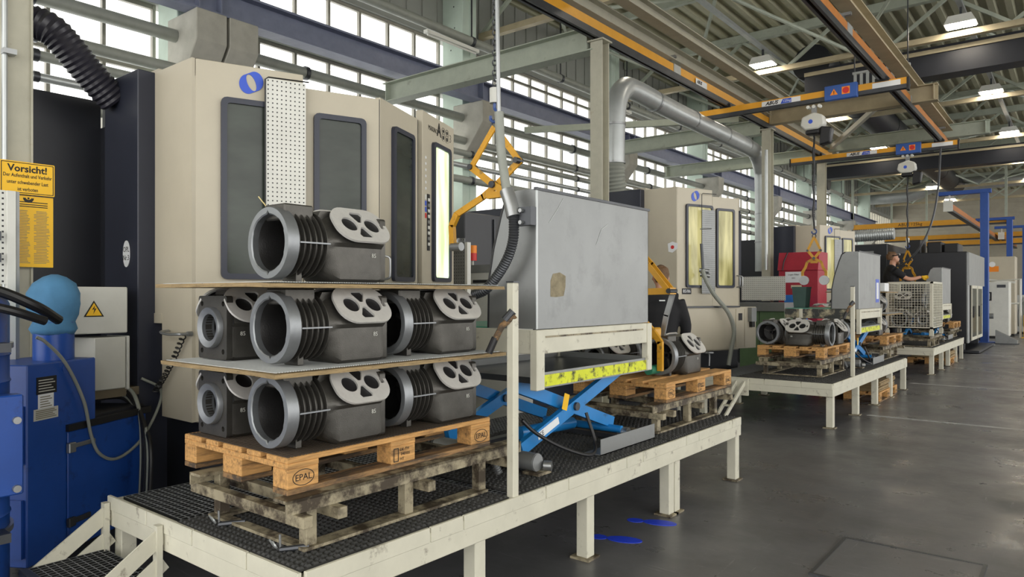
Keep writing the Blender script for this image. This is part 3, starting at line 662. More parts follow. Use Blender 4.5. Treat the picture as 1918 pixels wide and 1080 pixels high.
MB().box(-5.6 + 4.6, -5.3 + 4.6, 2.195 - 3.4, 2.3 - 3.4, 2.7, 2.86).build('top_bracket', galv, m1)
# OPL sign on the dark column
mt = placed('name_plate', flat2d([circ(0, 0, .05, 28, .088)], .004), paperm, m1, frame((-4.945 + 4.6, 2.085 - 3.4, 1.772), (1, 0, 0), (0, 0, 1)))
placed('plate_lettering', text_mesh('OPL\nNr.3', .05, .0004, line=1.1), inkb, mt, frame((-4.945 + 4.6, 2.0825 - 3.4, 1.772), (1, 0, 0), (0, 0, 1)))
m2 = machine(6.74, 'beige machining centre with yellow-lit windows behind the man seen from behind', False, glassy)
m3 = machine(13.48, 'beige machining centre with blue ring logo beside the red cabinet', False, glassy)
for m in (m2, m3): MB().box(-6.6 + 4.6, -5.3 + 4.6, 2.2 - 3.4, 4.4 - 3.4, 0, 2.72).build('rear_body', black, m)
# number plate and sticker on machine 2, pegboard hose
Kb = (-4.3 + 4.6, 2.22 - 3.4)
p = placed('number_plate', flat2d([rrect(-.085, .085, -.04, .04, .006)], .004), blk, m2, frame(on(Kb, UB, .17, 1.55, .003), UB, (0, 0, 1)))
placed('plate_lettering', text_mesh('85/86', .062, .0004), paperm, p, frame(on(Kb, UB, .17, 1.55, .006), UB, (0, 0, 1)))
p = placed('round_sticker', flat2d([[(-.07, .05), (.0, .075), (.075, .05), (.07, -.02), (.0, -.075), (-.06, -.06)]], .004), paperm, m2, frame((-4.36 + 4.6, 2.197 - 3.4, 2.15), (1, 0, 0), (0, 0, 1)))
placed('sticker_dot', flat2d([circ(0, 0, .025)], .002), redlab, p, frame((-4.36 + 4.6, 2.194 - 3.4, 2.15), (1, 0, 0), (0, 0, 1)))
t = thing('coolant_hose', 'grey coolant hose hanging from the tool board of the second machining centre', 'hose', (-4.0, 9.2, .5))
MB().tube([Vector(p) - Vector((-4.0, 9.2, .5)) for p in spline([(-4.05, 9.22, 1.85), (-4.02, 9.24, 1.72), (-3.93, 9.33, 1.5), (-3.82, 9.55, 1.25), (-3.78, 9.65, 1.0), (-3.8, 9.6, .75), (-3.82, 9.55, .53)], 8)], .03, 10).build('hose', pipem, t)
for z, y in ((1.34, 0.02), (1.28, .05)): MB().cyl((-.1, y, z), (.02, y + .05, z - .02), .03, 10).build('coupling', steel, t)
MB().tube([(-.05, .03, 1.35), (-.07, .02, 1.7)], .022, 8).build('nozzle', steeld, t)
MB().tube([(-.08, .0, 1.9), (.06, .06, 1.9)], .008, 6).build('holder_bar', steel, t)
MB().tube(spline([on(Kb, UB, .45, .7, .03), on(Kb, UB, .45, .7, .08), on(Kb, UB, .5, .68, .1), on(Kb, UB, .5, .52, .1)], 5), .012, 8).build('drain_pipe', steel, m2); MB().obox(on(Kb, UB, .53, .7, .08), (.05, .02, 0), (0, .01, 0), (0, 0, .01)).build('drain_tap', steel, m2)
# dark coolant unit between the first two machines and its pegboard
t = thing('coolant_unit', 'dark grey coolant unit standing between the first two machining centres', 'machine', (-5.6, 6.6, 0))
MB().box(-.9, .1, -.6, .5, 0, 2.45).build('cabinet', black, t, bevel=.01); MB().box(-.9, .25, .5, 1.6, 0, 2.62).build('cabinet', navy, t, bevel=.01)
MB().box(.1, .12, -.1, -.085, .3, 2.4).build('seam', steeld, t)
t = thing('signal_lamp', 'small orange and red signal lamp in front of the dark coolant unit', 'signal lamp', (-5.02, 5.6, 1.3)); MB().cyl((0, 0, .0), (0, 0, .56), .014, 8).build('pole', greyc, t)
MB().box(-.02, .02, -.02, .02, -1.3, 0).build('stand', greyc, t)
MB().cyl((0, 0, .56), (0, 0, .64), .045, 12).build('red_segment', redlab, t); MB().cyl((0, 0, .64), (0, 0, .72), .045, 12).build('orange_segment', MAT['warn_orange'], t)
t = thing('tool_stand', 'grey perforated tool stand behind the open jaw of the near tongs', 'tool stand', (-4.73, 5.0, 0))
M = frame((0, 0, 1.3), (1, 0, 0), (0, 0, 1)); pegboard('board', t, M, .15, .74, .03, .03, galv); MB().box(.15, .18, 0, .05, 0, 2.0).build('upright', white, t); MB().box(-.03, 0, 0, .05, 0, 2.0).build('upright', greyc, t)
MB().cyl((.02, -.02, 1.98), (.1, -.02, 1.98), .06, 14).build('sleeve', steel, t)
t = thing('slotted_cabinet', 'light grey cabinet with a slot beside the perforated tool stand', 'cabinet', (-4.83, 5.35, 0)); MB().box(0, .5, 0, .4, 0, 1.8).build('body', greyc, t, bevel=.008); MB().box(.04, .3, -.004, .0, 1.62, 1.65).build('slot', blk, t); MB().box(.0, .5, -.006, .0, 1.72, 1.8).build('lid', galv, t)
# silver extraction duct between the posts
t = thing('extraction_duct', 'silver round duct rising from the second machine and running to the next post', 'duct', (-5.35, 8.95, 2.6))
pts = [(-5.3, 8.98, 3.4), (-5.3, 8.98, 3.6), (-5.3, 9.0, 4.0), (-5.3, 9.05, 4.3), (-5.3, 9.22, 4.52), (-5.3, 9.55, 4.6), (-5.3, 11, 4.55), (-5.3, 14.2, 4.5), (-5.3, 14.75, 4.42), (-5.3, 15.0, 4.2), (-5.3, 15.1, 3.8), (-5.3, 15.12, 2.0)]
off = Vector((-5.35, 8.95, 2.6))
MB().tube([p - off for p in spline(pts, 6)], .155, 18).build('duct', galvd, t)
for y in (10.2, 11.6, 13.0, 14.1): MB().cyl((.05, y - 8.95, 1.97 - (y - 10) * .012), (.05, y - 8.9, 1.97 - (y - 10) * .012), .165, 18).build('flange_ring', steel, t)
for z in (3.4, 3.95): MB().cyl((.05, .035, z - 2.6), (.05, .035, z - 2.57), .165, 18).build('flange_ring', steel, t)
for z in (2.6, 3.2, 3.8): MB().cyl((.05, 6.17, z - 2.6), (.05, 6.17, z - 2.57), .165, 18).build('flange_ring', steel, t)
mb = MB(); corrugated(mb, [(.05, .03, .85), (.05, .04, .65), (.05, .1, .385)], .15, .05, .06, 16); mb.build('flexible_end', pipem, t)
# large black corrugated hose to the first machine
t = thing('exhaust_hose', 'thick black corrugated exhaust hose arching into the first machine', 'hose', (-5.2, 1.9, 2.9))
mb = MB(); corrugated(mb, [(-.1, -.85, .36), (-.07, -.6, .36), (-.03, -.3, .345), (.03, -.19, .305), (.05, -.1, .22), (.05, 0, .11), (.05, .09, .02), (.05, .2, -.08)], .1, .034, .055, 18); mb.build('hose', mat('hose_black', '#2b2a33', .35, var=.1), t)
# pegboard and green bench to the right of machine 2, red cabinet etc.
t = thing('work_bench', 'green steel bench with perforated back board right of the second machine', 'bench', (-5.02, 13.25, 0))
MB().box(0, .82, -.15, .5, 0, 1.2).build('cupboard', greenm, t, bevel=.006); MB().box(-.02, .84, -.2, .52, 1.2, 1.36).build('worktop', galv, t, bevel=.004); MB().box(.36, .37, -.153, -.15, .15, 1.2).build('door_gap', blk, t)
pegboard('back_board', t, frame((.0, -.06, 1.4), (1, 0, 0), (0, 0, 1)), .81, .44, .036, .036, white, .0055)
for x in (.2, .45): MB().tube([(x - .1, -.12, 1.375), (x + .1, -.1, 1.375)], .012, 6).build('loose_tool', steeld, t)
t = thing('cabinet', 'tall red cabinet with a white paper sign beside the third machine', 'cabinet', (-4.68, 14.25, 0))
MB().box(0, .74, 0, .6, 0, 1.98).build('body', redm, t, bevel=.008)
MB().prism([(-.04, 1.98), (.62, 1.98), (.62, 2.33), (.06, 2.33)], 'x', -.01, .75).build('hood', redm, t)
MB().tube([(.09, -.05, 1.98), (.1, .0, 2.15), (.16, .05, 2.33)], .012, 6).build('seal_strip', blk, t)
p = placed('paper_sign', flat2d([rrect(.13, .45, 1.74, 1.95, .003)], .003), paperm, t, frame((0, -.052 + .045, 0), (1, 0, 0), (0, 0, 1)))
placed('sign_lettering', text_mesh('Leger Filter\n001', .046, .0004, line=1.5), inkb, p, frame((.29, -.0095, 1.86), (1, 0, 0), (0, 0, 1)))
placed('note', flat2d([rrect(.24, .44, 1.63, 1.69, .003)], .003), mat('note_cream', '#cfc3a4', .6), t, frame((0, -.007, 0), (1, 0, 0), (0, 0, 1)))
t = thing('bin', 'tall blue plastic bin standing below the red cabinet sign', 'bin', (-4.3, 13.96, 0)); MB().box(-.15, .2, -.1, .2, 0, 1.5).build('body', mat('bin_blue', '#2a74c8', .45), t, bevel=.01); MB().box(-.17, .22, -.12, .22, 1.15, 1.2).build('rim', MAT['bin_blue'], t)
t = thing('bin', 'dark green tapered bin on the tray beside the second hood', 'bin', (-3.2, 10.75, 1.316)); MB().loft([[(-.08, -.1, 0), (.08, -.1, 0), (.08, .1, 0), (-.08, .1, 0)], [(-.1, -.12, .28), (.1, -.12, .28), (.1, .12, .28), (-.1, .12, .28)]]).build('body', mat('bin_green', '#3c5450', .6), t); MB().box(-.105, .105, -.125, .125, .28, .3).build('rim', MAT['bin_green'], t)
mb = MB(); rr = random.Random(3)
pts = [[(x * .035, y * .05, .02 + rr.uniform(0, .05)) for x in range(8)] for y in range(5)]
mb.add([p for r_ in pts for p in r_], [(y * 8 + x, y * 8 + x + 1, y * 8 + 9 + x, y * 8 + 8 + x) for y in range(4) for x in range(7)])
mb.add([(0, 0, 0), (.245, 0, 0), (.245, .2, 0), (0, .2, 0)], [(0, 3, 2, 1)])
o = mb.build('cleaning_cloth', paperm); o.location = (-2.98, 10.47, 1.316); tag(o, 'crumpled white cloth lying on the tray beside the second hood', 'cloth')
# ================================================================== LEFT FOREGROUND EQUIPMENT
# warning signs on the near post
t = thing('warning_sign', 'yellow German warning sign with black border on the near post', 'sign', (-4.85, 1.49, 2.185))
M = frame((0, 0, 0), (0, 1, 0), (0, 0, 1))
placed('board', flat2d([rrect(-.14, .14, -.095, .095, .006)], .004), signy, t, M)
placed('border', flat2d([rrect(-.134, .134, -.089, .089, .003), rrect(-.13, .13, -.085, .085, .003)], .001), inkb, t, frame((.0026, 0, 0), (0, 1, 0), (0, 0, 1)))
placed('lettering', text_mesh('Vorsicht!', .056, .0004, bold=.0015, sx=.98), inkb, t, frame((.0026, 0, .053), (0, 1, 0), (0, 0, 1)))
for k, ln in enumerate(('Der Aufenthalt und Verkehr', 'unter schwebender Last', 'ist verboten')): placed('lettering', text_mesh(ln, .03, .0004, bold=.0004, sx=.72), inkb, t, frame((.0026, 0, .012 - .039 * k), (0, 1, 0), (0, 0, 1)))
t = thing('regulation_poster', 'yellow poster with two columns of small print below the warning sign', 'poster', (-4.872, 1.52, 1.88))
placed('sheet', flat2d([rrect(-.11, .11, -.215, .205, .003)], .003), signy, t, M)
mb = MB(); rr = random.Random(5)
for c in (-.095, .008):
    for k in range(34):
        z = .115 - k * .0093; x0 = c + (.012 if rr.random() < .2 else 0); mb.box(.002, .0026, x0, c + .085 - rr.random() * .02, z, z + .0035)
mb.build('small_print', grayp, t, kind='stuff')
mb = MB()
for z in (.166, .152, .14): mb.box(.002, .0026, -.07, .08, z, z + .005)
mb.build('heading', inkb, t)
placed('emblem', flat2d([[(.028 * math.cos(a), .028 * math.sin(a)) for a in [math.pi + math.pi * i / 12 for i in range(13)]] + [(.014 * math.cos(a), .01 * math.sin(a)) for a in [2 * math.pi - math.pi * i / 8 for i in range(9)]], circ(0, -.002, .006, 10)], .001), inkb, t, frame((.0022, -.02, .193), (0, 1, 0), (0, 0, 1)))
# tool rack at the left edge
t = thing('tool_rack', 'white aluminium upright with perforated panel and clips beside the warning sign', 'rack', (-4.69, 1.2, 0))
MB().box(.0, .035, .13, .175, 0, 2.08).build('upright', white, t, bevel=.003); MB().box(.0, .02, .18, .195, 0, 2.08).build('upright_groove', galv, t)
pegboard('panel', t, frame((0.02, -.25, 1.56), (0, 1, 0), (0, 0, 1)), .38, .52, .03, .03, white, .005)
for z in (1.68, 1.8): MB().box(.025, .05, .02, .1, z, z + .05).build('clip', steeld, t)
# electrical boxes
t = thing('switch_box', 'light grey electrical box with yellow lightning triangle on the dark machine side', 'electrical box', (-4.86, 1.85, 1.26))
MB().box(-.1, .1, -.2, .165, 0, .29).build('housing', greyc, t, bevel=.006)
w_ = placed('warning_triangle', flat2d([[(-.058, -.045), (.058, -.045), (0, .055)]], .002), inkb, t, frame((.1015, -.035, .15), (0, 1, 0), (0, 0, 1)))
placed('triangle_field', flat2d([[(-.045, -.038), (.045, -.038), (0, .041)]], .002), signy, w_, frame((.1028, -.035, .15), (0, 1, 0), (0, 0, 1)))
placed('lightning_mark', flat2d([[(.006, .026), (-.012, -.002), (.002, .002), (-.004, -.028), (.014, .008), (.001, .004)]], .001), inkb, w_, frame((.1042, -.035, .15), (0, 1, 0), (0, 0, 1)))
t = thing('switch_box', 'light grey electrical box with a side door under the triangle-marked box', 'electrical box', (-4.74, 1.8, .9), R(9))
MB().box(-.22, .02, 0, .2, .01, .335).build('housing', greyc, t, bevel=.005); MB().box(-.2, .03, .205, .22, .0, .34).build('door', greyc, t, bevel=.003); MB().box(-.21, .0, .02, .3, -.045, .008).build('mounting_bracket', mat('bracket_tan', '#6f6552', .7), t)
# blue filter unit, turned ~30 degrees
T = thing('filter_unit', 'scuffed blue dust filter unit with latch, rating plates and cloth-capped outlet', 'filter unit', (-4.21, 1.29, 0.03), R(29.7))
# local: y runs along the visible front face, +x is outward
MB().box(-.4, 0, 0, .48, .07, 1.11).build('tall_housing', blue, T, bevel=.006)
lo = MB().box(-.35, 0, .25, .91, .07, .75).build('lower_housing', blue, T, bevel=.006)
MB().box(0, .008, .262, .905, .12, .72).build('access_door', blue, lo, bevel=.004); MB().box(-.02, .02, .255, .94, .723, .76).build('top_edge', blk, T)
MB().box(-.35, -.02, .49, .92, .76, .775).build('top_tray', black, T)
mb = MB(); mb.box(.006, .03, .25, .3, .605, .66); mb.box(.008, .022, .3, .455, .625, .65); mb.build('latch', steel, T, bevel=.004)
mb = MB(); mb.box(.006, .03, .25, .3, .2, .25); mb.box(.008, .022, .3, .42, .21, .24); mb.build('latch', steeld, T, bevel=.004)
for (a, b, c, d), m, nm in (((.058, .19, .95, 1.04), blk, 'rating_plate'), ((.068, .17, .87, .95), paperm, 'label'), ((.04, .2, .815, .875), greyc, 'label')):
    q = MB().box(.0005, .003, a, b, c, d).build(nm, m, T); mb = MB()
    for k in range(5): mb.box(.003, .0036, a + .012, b - .012 - (k % 3) * .012, c + (d - c) * (.14 + k * .16), c + (d - c) * (.14 + k * .16) + .005)
    mb.build('print', grayp if m != blk else greyc, q)
MB().cyl((.0, .25, 1.07), (.004, .25, 1.07), .022, 16).build('plug', blue, T)
MB().cyl((-.14, .33, 1.08), (-.14, .33, 1.32), .1, 24).build('outlet_pipe', blue, T)
secs = []; rr = random.Random(2)
for k, (z, r) in enumerate(((1.27, .12), (1.3, .145), (1.34, .125), (1.38, .145), (1.44, .158), (1.5, .152), (1.555, .125), (1.59, .07), (1.605, .02))):
    secs.append([(-.14 + .82 * r * (1 + .05 * math.sin(5 * a + k * 1.7) + .03 * math.sin(9 * a + k)) * math.cos(a) + .03 * max(0, z - 1.45), .33 + .82 * r * (1 + .05 * math.sin(4 * a + k)) * math.sin(a), z - .02) for a in [2 * math.pi * i / 28 for i in range(28)]])
MB().loft(secs).build('cloth_cover', cloth, T, sharp=80)
MB().tube(spline([(.0, .06, 1.25), (.02, .1, 1.22), (.03, .22, 1.1), (.03, .35, .88), (.035, .4, .68), (.04, .46, .56), (.04, .6, .5), (.04, .8, .56), (.03, .98, .72), (.0, 1.06, .85), (-.08, .98, .93)], 8), .009, 8).build('cable', pipem, T)
for z in (.12, .6): MB().box(-.5, -.02, -.015, 0, z, z + .3).build('side_rib', blue, T)
# drum of the filter unit beside it
D = thing('collection_drum', 'blue steel collection drum with clamp bands at the left edge', 'drum', (-3.95, .86, 0))
mb = MB(); prof = [(0, .12), (.26, .12), (.27, .14), (.27, .5), (.276, .51), (.27, .52), (.27, .78), (.276, .79), (.27, .8), (.27, 1.1), (.276, 1.11), (.27, 1.12), (.27, 1.22), (.276, 1.23), (.27, 1.24), (.27, 1.46), (.25, 1.5), (0, 1.5)]
n = 40; vs_ = [(r * math.cos(2 * math.pi * j / n), r * math.sin(2 * math.pi * j / n), z) for j in range(n) for r, z in prof]; m_ = len(prof)
mb.add(vs_, [(j * m_ + k, ((j + 1) % n) * m_ + k, ((j + 1) % n) * m_ + k + 1, j * m_ + k + 1) for j in range(n) for k in range(m_ - 1)]); mb.build('shell', blue, D)
for z in (1.27, .44):
    mb = MB(); mb.lathe([(.272, -.012), (.285, -.012), (.285, .012), (.272, .012)], 40); mb.xf(Matrix.Translation((0, 0, z)) @ Matrix.Rotation(R(90), 4, 'X')); mb.build('clamp_band', steel, D)
    MB().box(.2, .3, .1, .2, z - .02, z + .02).build('clamp_lever', steeld, D)
MB().tube(spline([(-.3, -.3, 1.52), (.0, -.05, 1.54), (.15, .15, 1.53), (.2, .32, 1.45), (.1, .45, 1.38)], 6), .024, 10).build('handle_hose', blk, D)
MB().tube(spline([(-.25, -.2, 1.45), (.1, -.0, 1.48), (.26, .18, 1.44), (.24, .35, 1.38)], 6), .02, 10).build('handle_hose', blk, D)
for a in (0, 120, 240): MB().cyl((.2 * math.cos(R(a)), .2 * math.sin(R(a)) - .02, .06), (.2 * math.cos(R(a)), .2 * math.sin(R(a)) + .02, .06), .06, 14).build('castor', blk, D); 
MB().box(.22, .3, .0, .12, .25, .5).build('lift_pedal', black, D, bevel=.01); MB().tube([(.28, .06, .3), (.3, .0, .15), (.25, -.3, .08)], .025, 8).build('pedal_bar', steeld, D)
fr = MB(); fr.box(.2, .29, .12, .25, .62, 1.06); fr.build('clamp_frame', blue, D, bevel=.006)
for z in (.65, .95): MB().cyl((.29, .22, z), (.31, .22, z), .016, 12).build('bolt', steel, D)
# coiled cable, grip bar, hoses
t = thing('spiral_cable', 'black coiled cable hanging on the beige machine side', 'cable', (-4.35, 2.17, 1.25)); pts = []
for i in range(400):
    s = i / 399; p = Vector((.02, 0, .02)).lerp(Vector((-.36, -.01, -.38)), s); p.z -= .03 * math.sin(math.pi * s); a = s * 2 * math.pi * 17; pts.append(p + Vector((.0, .016 * math.cos(a), 0)) + Vector((.7, 0, -.7)).normalized() * .014 * math.sin(a))
MB().tube(pts, .0045, 5).build('coil', blk, t)
t = thing('grip_bar', 'bare metal grip bar fixed to the side of the first machine', 'handle', (-4.45, 2.15, 1.255)); MB().tube(spline([(-.13, .04, .015), (-.11, -.02, .01), (.0, -.03, .0), (.14, -.03, .005), (.15, .03, .005)], 5), .009, 8).build('bar', steel, t); MB().cyl((.15, .02, .005), (.15, .05, .005), .016, 10).build('flange', steel, t)
t = thing('cable_bundle', 'bundle of black and grey cables sagging behind the blue filter unit', 'cables', (-4.75, 2.0, .5))
for k in range(5): MB().tube(spline([(-.25 + .02 * k, -.1, .42 - .02 * k), (-.05, 0.02, .41 - .02 * k), (.13 + .02 * k, .02, .3 - .03 * k), (.22 + .03 * k, .0, .05), (.24 + .03 * k, -.02, -.3)], 6), .012 + .002 * (k % 3), 8).build('cable', blk if k % 3 else pipem, t)
# ================================================================== CASTINGS
def make_casting(lab):
    t = thing('compressor_casting', lab, 'casting', (0, 0, 0), 0, 'cast iron compressor housings')
    cz = .157; n = 48
    def poly_r(a):
        P = [(-.118, 0), (.118, 0), (.128, .02), (.126, .155), (.150, .17), (.052, .292), (-.052, .292), (-.150, .17), (-.126, .155), (-.128, .02)]
        d = Vector((math.cos(a), math.sin(a))); best = .12
        for (x0, y0), (x1, y1) in zip(P, P[1:] + P[:1]):
            y0_, y1_ = y0 - cz, y1 - cz; ex, ey = x1 - x0, y1_ - y0_; det = d.x * ey - d.y * ex
            if abs(det) < 1e-9: continue
            tt = (x0 * ey - y0_ * ex) / det; ss = (x0 * d.y - y0_ * d.x) / det
            if tt > 0 and -1e-6 <= ss <= 1 + 1e-6: best = tt
        return best
    ang = [2 * math.pi * (i + .5) / n for i in range(n)]
    def sec(y, f, k=1): return [((.116 * (1 - f) + poly_r(a) * f) * k * math.cos(a), y, cz + (.116 * (1 - f) + poly_r(a) * f) * k * math.sin(a)) for a in ang]
    MB().loft([sec(.05, 0), sec(.2, 0), sec(.225, .55), sec(.26, 1), sec(.47, 1), sec(.487, 1, .97)], caps=False).build('body', cast, t, sharp=30)
    def rf(k, a, r):
        if k in (1, 2, 3):
            for c in (90, 270):
                if abs((math.degrees(a) - c + 180) % 360 - 180) < 5: return r + .013
            for c in (38, 142, 218, 322):
                if abs((math.degrees(a) - c + 180) % 360 - 180) < 14: return r + .003
        return r
    MB().lathe([(.143, .0), (.119, 0), (.114, .004), (.114, .05), (.118, .06), (.146, .05), (.146, .008)], 72, c=(0, cz), rfun=rf).build('ring_flange', mach_, t)
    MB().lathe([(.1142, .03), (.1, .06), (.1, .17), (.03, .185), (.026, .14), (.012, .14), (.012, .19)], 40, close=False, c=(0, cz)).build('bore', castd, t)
    mb = MB()
    for a in (40, 160, 280): mb.bar((.02 * math.cos(R(a)), .172, cz + .02 * math.sin(R(a))), (.1 * math.cos(R(a)), .172, cz + .1 * math.sin(R(a))), .018, .03, (0, 1, 0))
    mb.build('bore_web', cast, t)
    for k in range(5): MB().lathe([(.112, .076 + .027 * k), (.1385, .0785 + .027 * k), (.1385, .0815 + .027 * k), (.112, .084 + .027 * k)], 40, c=(0, cz)).build('fin', cast, t)
    for s in (-1, 1): MB().box(*sorted((s * .112, s * .143)), .055, .2, cz - .003, cz + .003).build('rib', mach_, t)
    MB().box(-.072, .072, .03, .168, .25, .315).build('top_pad', cast, t, bevel=.006)
    MB().box(-.05, .05, .1, .128, 0, .05).build('foot', cast, t, bevel=.003)
    MB().loft([[(-.06, .19, .262), (.06, .19, .262), (.06, .21, .3), (-.06, .21, .3)], [(-.07, .47, .27), (.07, .47, .27), (.06, .46, .308), (-.06, .46, .308)]]).build('saddle', cast, t)
    tri = lambda cx, cy, s: [(cx + .035 * math.sin(R(a)), cy + s * .035 * math.cos(R(a))) for a in (-14, 0, 14, 106, 120, 134, 226, 240, 254)]
    ol = rrect(-.142, .142, -.098, .098, .082, 7)
    holes = [circ(-.06, 0, .039, 22), circ(.06, 0, .039, 22), [(x, y + .048) for x, y in tri(0, 0, -1)], [(x, y - .048) for x, y in tri(0, 0, 1)], rrect(.106, .126, -.014, .012, .004, 1)]
    for s in (-1, 1):
        nrm = Vector((s * .76, 0, .65)); up = Vector((-s * .65, 0, .76)); o_ = Vector((s * .112, .372, .238)) + nrm * .012
        p = placed('head_face', flat2d([ol] + holes, .010), machl, t, frame(o_, Vector((0, s, 0)), up))
        placed('port_shade', flat2d([rrect(-.13, .13, -.088, .088, .07, 5)], .004), blk, p, frame(o_ - nrm * .0065, Vector((0, s, 0)), up))  # black sheet behind the holes, the shade inside the ports put in as colour
        placed('cast_number', text_mesh('85', .026, .0006), greyc, t, frame(Vector((s * .1285, .44, .118)), (0, s, 0), (0, 0, 1)))
    e = placed('end_plate', flat2d([rrect(-.12, .12, .005, .285, .012, 2), circ(0, .145, .06, 28)] + [circ(x, z, .012, 10) for x in (-.09, .09) for z in (.04, .25)], .03), cast, t, frame((0, .497, 0), (-1, 0, 0), (0, 0, 1)))
    MB().lathe([(.06, .47), (.06, .528), (.088, .536), (.092, .53), (.092, .5)], 36, c=(0, .145)).build('shaft_flange', mach_, t)
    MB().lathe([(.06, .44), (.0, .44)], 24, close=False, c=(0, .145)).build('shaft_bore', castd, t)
    return t
G_C = 'cast iron compressor housings'
PT = .5 + .226 + .144   # top of a pallet on its stand
BT = .016               # board thickness
LZ = .341
first_cast = make_casting('dark cast-iron compressor housing, the single one on the top plywood board')
first_cast.location = (-2.55, 1.615, PT + 2 * LZ + .0)
def casting(lab, x, y, z, rz=0): return clone(first_cast, lab, (x, y, z), R(rz))
for k, (z, lv) in enumerate(((PT + .004, 'directly on the first pallet'), (PT + LZ, 'on the middle board'))):
    casting('dark housing with round open end at the pallet corner, ' + lv, -2.545, 1.62 if k else 1.61, z)
    casting('dark housing behind the corner one, ' + lv, -2.545, 2.22, z)
    casting('dark housing showing its square flanged end, ' + lv, -3.02, 2.15, z, 180)
    casting('dark housing at the machine-side far corner, ' + lv, -3.02, 2.76, z, 180)

# ------------------------------------------------------------------ pallets
def make_pallet(lab):
    t = thing('wooden_pallet', lab, 'pallet', (0, 0, 0), 0, 'euro pallets')
    for x0, w_ in ((0, .145), (.1875, .1), (.3275, .145), (.5125, .1), (.655, .145)): MB().box(x0, x0 + w_, 0, 1.2, .122, .144).build('top_board', wood, t, bevel=.003)
    for y0 in (0, .5275, 1.055): MB().box(0, .8, y0, y0 + .145, .1, .122).build('cross_board', wood, t, bevel=.002)
    for x0, w_ in ((0, .1), (.3275, .145), (.7, .1)): MB().box(x0, x0 + w_, 0, 1.2, 0, .022).build('bottom_board', woodd, t, bevel=.002)
    for x0, w_ in ((0, .1), (.3275, .145), (.7, .1)):
        for y0 in (0, .5275, 1.055):
            b = MB().box(x0, x0 + w_, y0, y0 + .145, .022, .1).build('block', wood, t, bevel=.004)
            if x0 == .7:
                F = frame((.8012, y0 + .0725, .061), (0, 1, 0), (0, 0, 1))
                if y0 != .5275:
                    placed('stamp', flat2d([circ(0, 0, .05, 30, .032), circ(0, 0, .047, 30, .029)], .0006), inkb, b, F); placed('stamp_lettering', text_mesh('EPAL', .036, .0003), inkb, b, F.copy())
                else:
                    placed('stamp', flat2d([rrect(-.06, -.03, -.03, .03, .002), rrect(-.056, -.034, -.026, .026, .002)], .0006), inkb, b, F); placed('stamp_lettering', text_mesh('DE-TH\n 040101\nHT', .019, .0003, align='LEFT', line=1.1), inkb, b, frame((.8012, y0 + .05, .061), (0, 1, 0), (0, 0, 1)))
    return t
pal = make_pallet('wooden pallet carrying the three-layer stack of castings'); pal.location = (-3.184, 1.595, PT - .144)
clone(pal, 'wooden pallet with one casting under the yellow gripper', (-3.12, 4.66, PT - .144))
clone(pal, 'wooden pallet carrying four castings on the second platform', (-3.2, 8.93, PT - .144))
clone(pal, 'wooden pallet carrying stacked castings right of the second hood', (-3.12, 12.0, PT - .144))
clone(pal, 'wooden pallet at the far end of the third platform', (-3.1, 19.0, PT - .144))
clone(pal, 'wooden pallet lying on the floor under the second platform, carrying boards', (-3.0, 10.9, 0.0))
clone(pal, 'wooden pallet lying on the floor under the third platform, carrying boards', (-3.0, 17.6, 0.0))
# anti-slip cloth and plywood boards
def board(lab, x0, x1, y0, y1, z, warp=.0):
    t = thing('plywood_board', lab, 'board', (x0, y0, z), 0, 'plywood boards between casting layers'); mb = MB(); nx, ny = 6, 18; rr = random.Random(int(z * 1000))
    for dz in (0, -BT):
        for i in range(nx + 1):
            for j in range(ny + 1):
                ed = .006 * rr.uniform(-1, 1)
                mb.v.append(((x1 - x0) * i / nx + (ed if i in (0, nx) else 0), (y1 - y0) * j / ny + (ed if j in (0, ny) else 0), dz + warp * (((i / nx) - .5) ** 2) - (.004 if i == nx else 0)))
    q = (nx + 1) * (ny + 1); I = lambda i, j, l: l * q + i * (ny + 1) + j
    for i in range(nx):
        for j in range(ny): mb.f += [(I(i, j, 0), I(i + 1, j, 0), I(i + 1, j + 1, 0), I(i, j + 1, 0)), (I(i, j + 1, 1), I(i + 1, j + 1, 1), I(i + 1, j, 1), I(i, j, 1))]
    for i in range(nx): mb.f += [(I(i, 0, 0), I(i, 0, 1), I(i + 1, 0, 1), I(i + 1, 0, 0)), (I(i, ny, 0), I(i + 1, ny, 0), I(i + 1, ny, 1), I(i, ny, 1))]
    for j in range(ny): mb.f += [(I(0, j, 0), I(0, j + 1, 0), I(0, j + 1, 1), I(0, j, 1)), (I(nx, j, 0), I(nx, j, 1), I(nx, j + 1, 1), I(nx, j + 1, 0))]
    mb.build('panel', ply, t)
    nt_ = MB()
    for k in range(int((y1 - y0 - .04) / .012)): nt_.box(.02, x1 - x0 - .015, .02 + k * .012, .027 + k * .012, .0005, .0035)
    nt_.build('anti_slip_net', netm, t, kind='stuff')
board('plywood board with white net, lower of two in the first stack', -3.22, -2.33, 1.5, 2.86, PT + LZ - .004); board('plywood board with white net, upper one under the single top casting', -3.25, -2.36, 1.5, 2.88, PT + 2 * LZ - .004)
t = thing('anti_slip_mat', 'brown anti-slip mesh laid over the first pallet', 'mat', (-3.17, 1.6, PT)); mb = MB()
for k in range(70): mb.box(.01, .775, .005 + k * .017, .014 + k * .017, 0, .003)
mb.build('mesh', mat('brown_net', '#4a4036', .8, var=.15), t, kind='stuff')
t = thing('wire_end', 'short bent straw-coloured wire behind the top casting', 'wire', (-2.66, 1.68, 1.86)); MB().tube(spline([(.0, .0, -.08), (.0, .0, .0), (-.035, .0, .035), (-.06, .0, .055)], 4), .0025, 5).build('wire', mat('straw', '#d6c48a', .6), t)

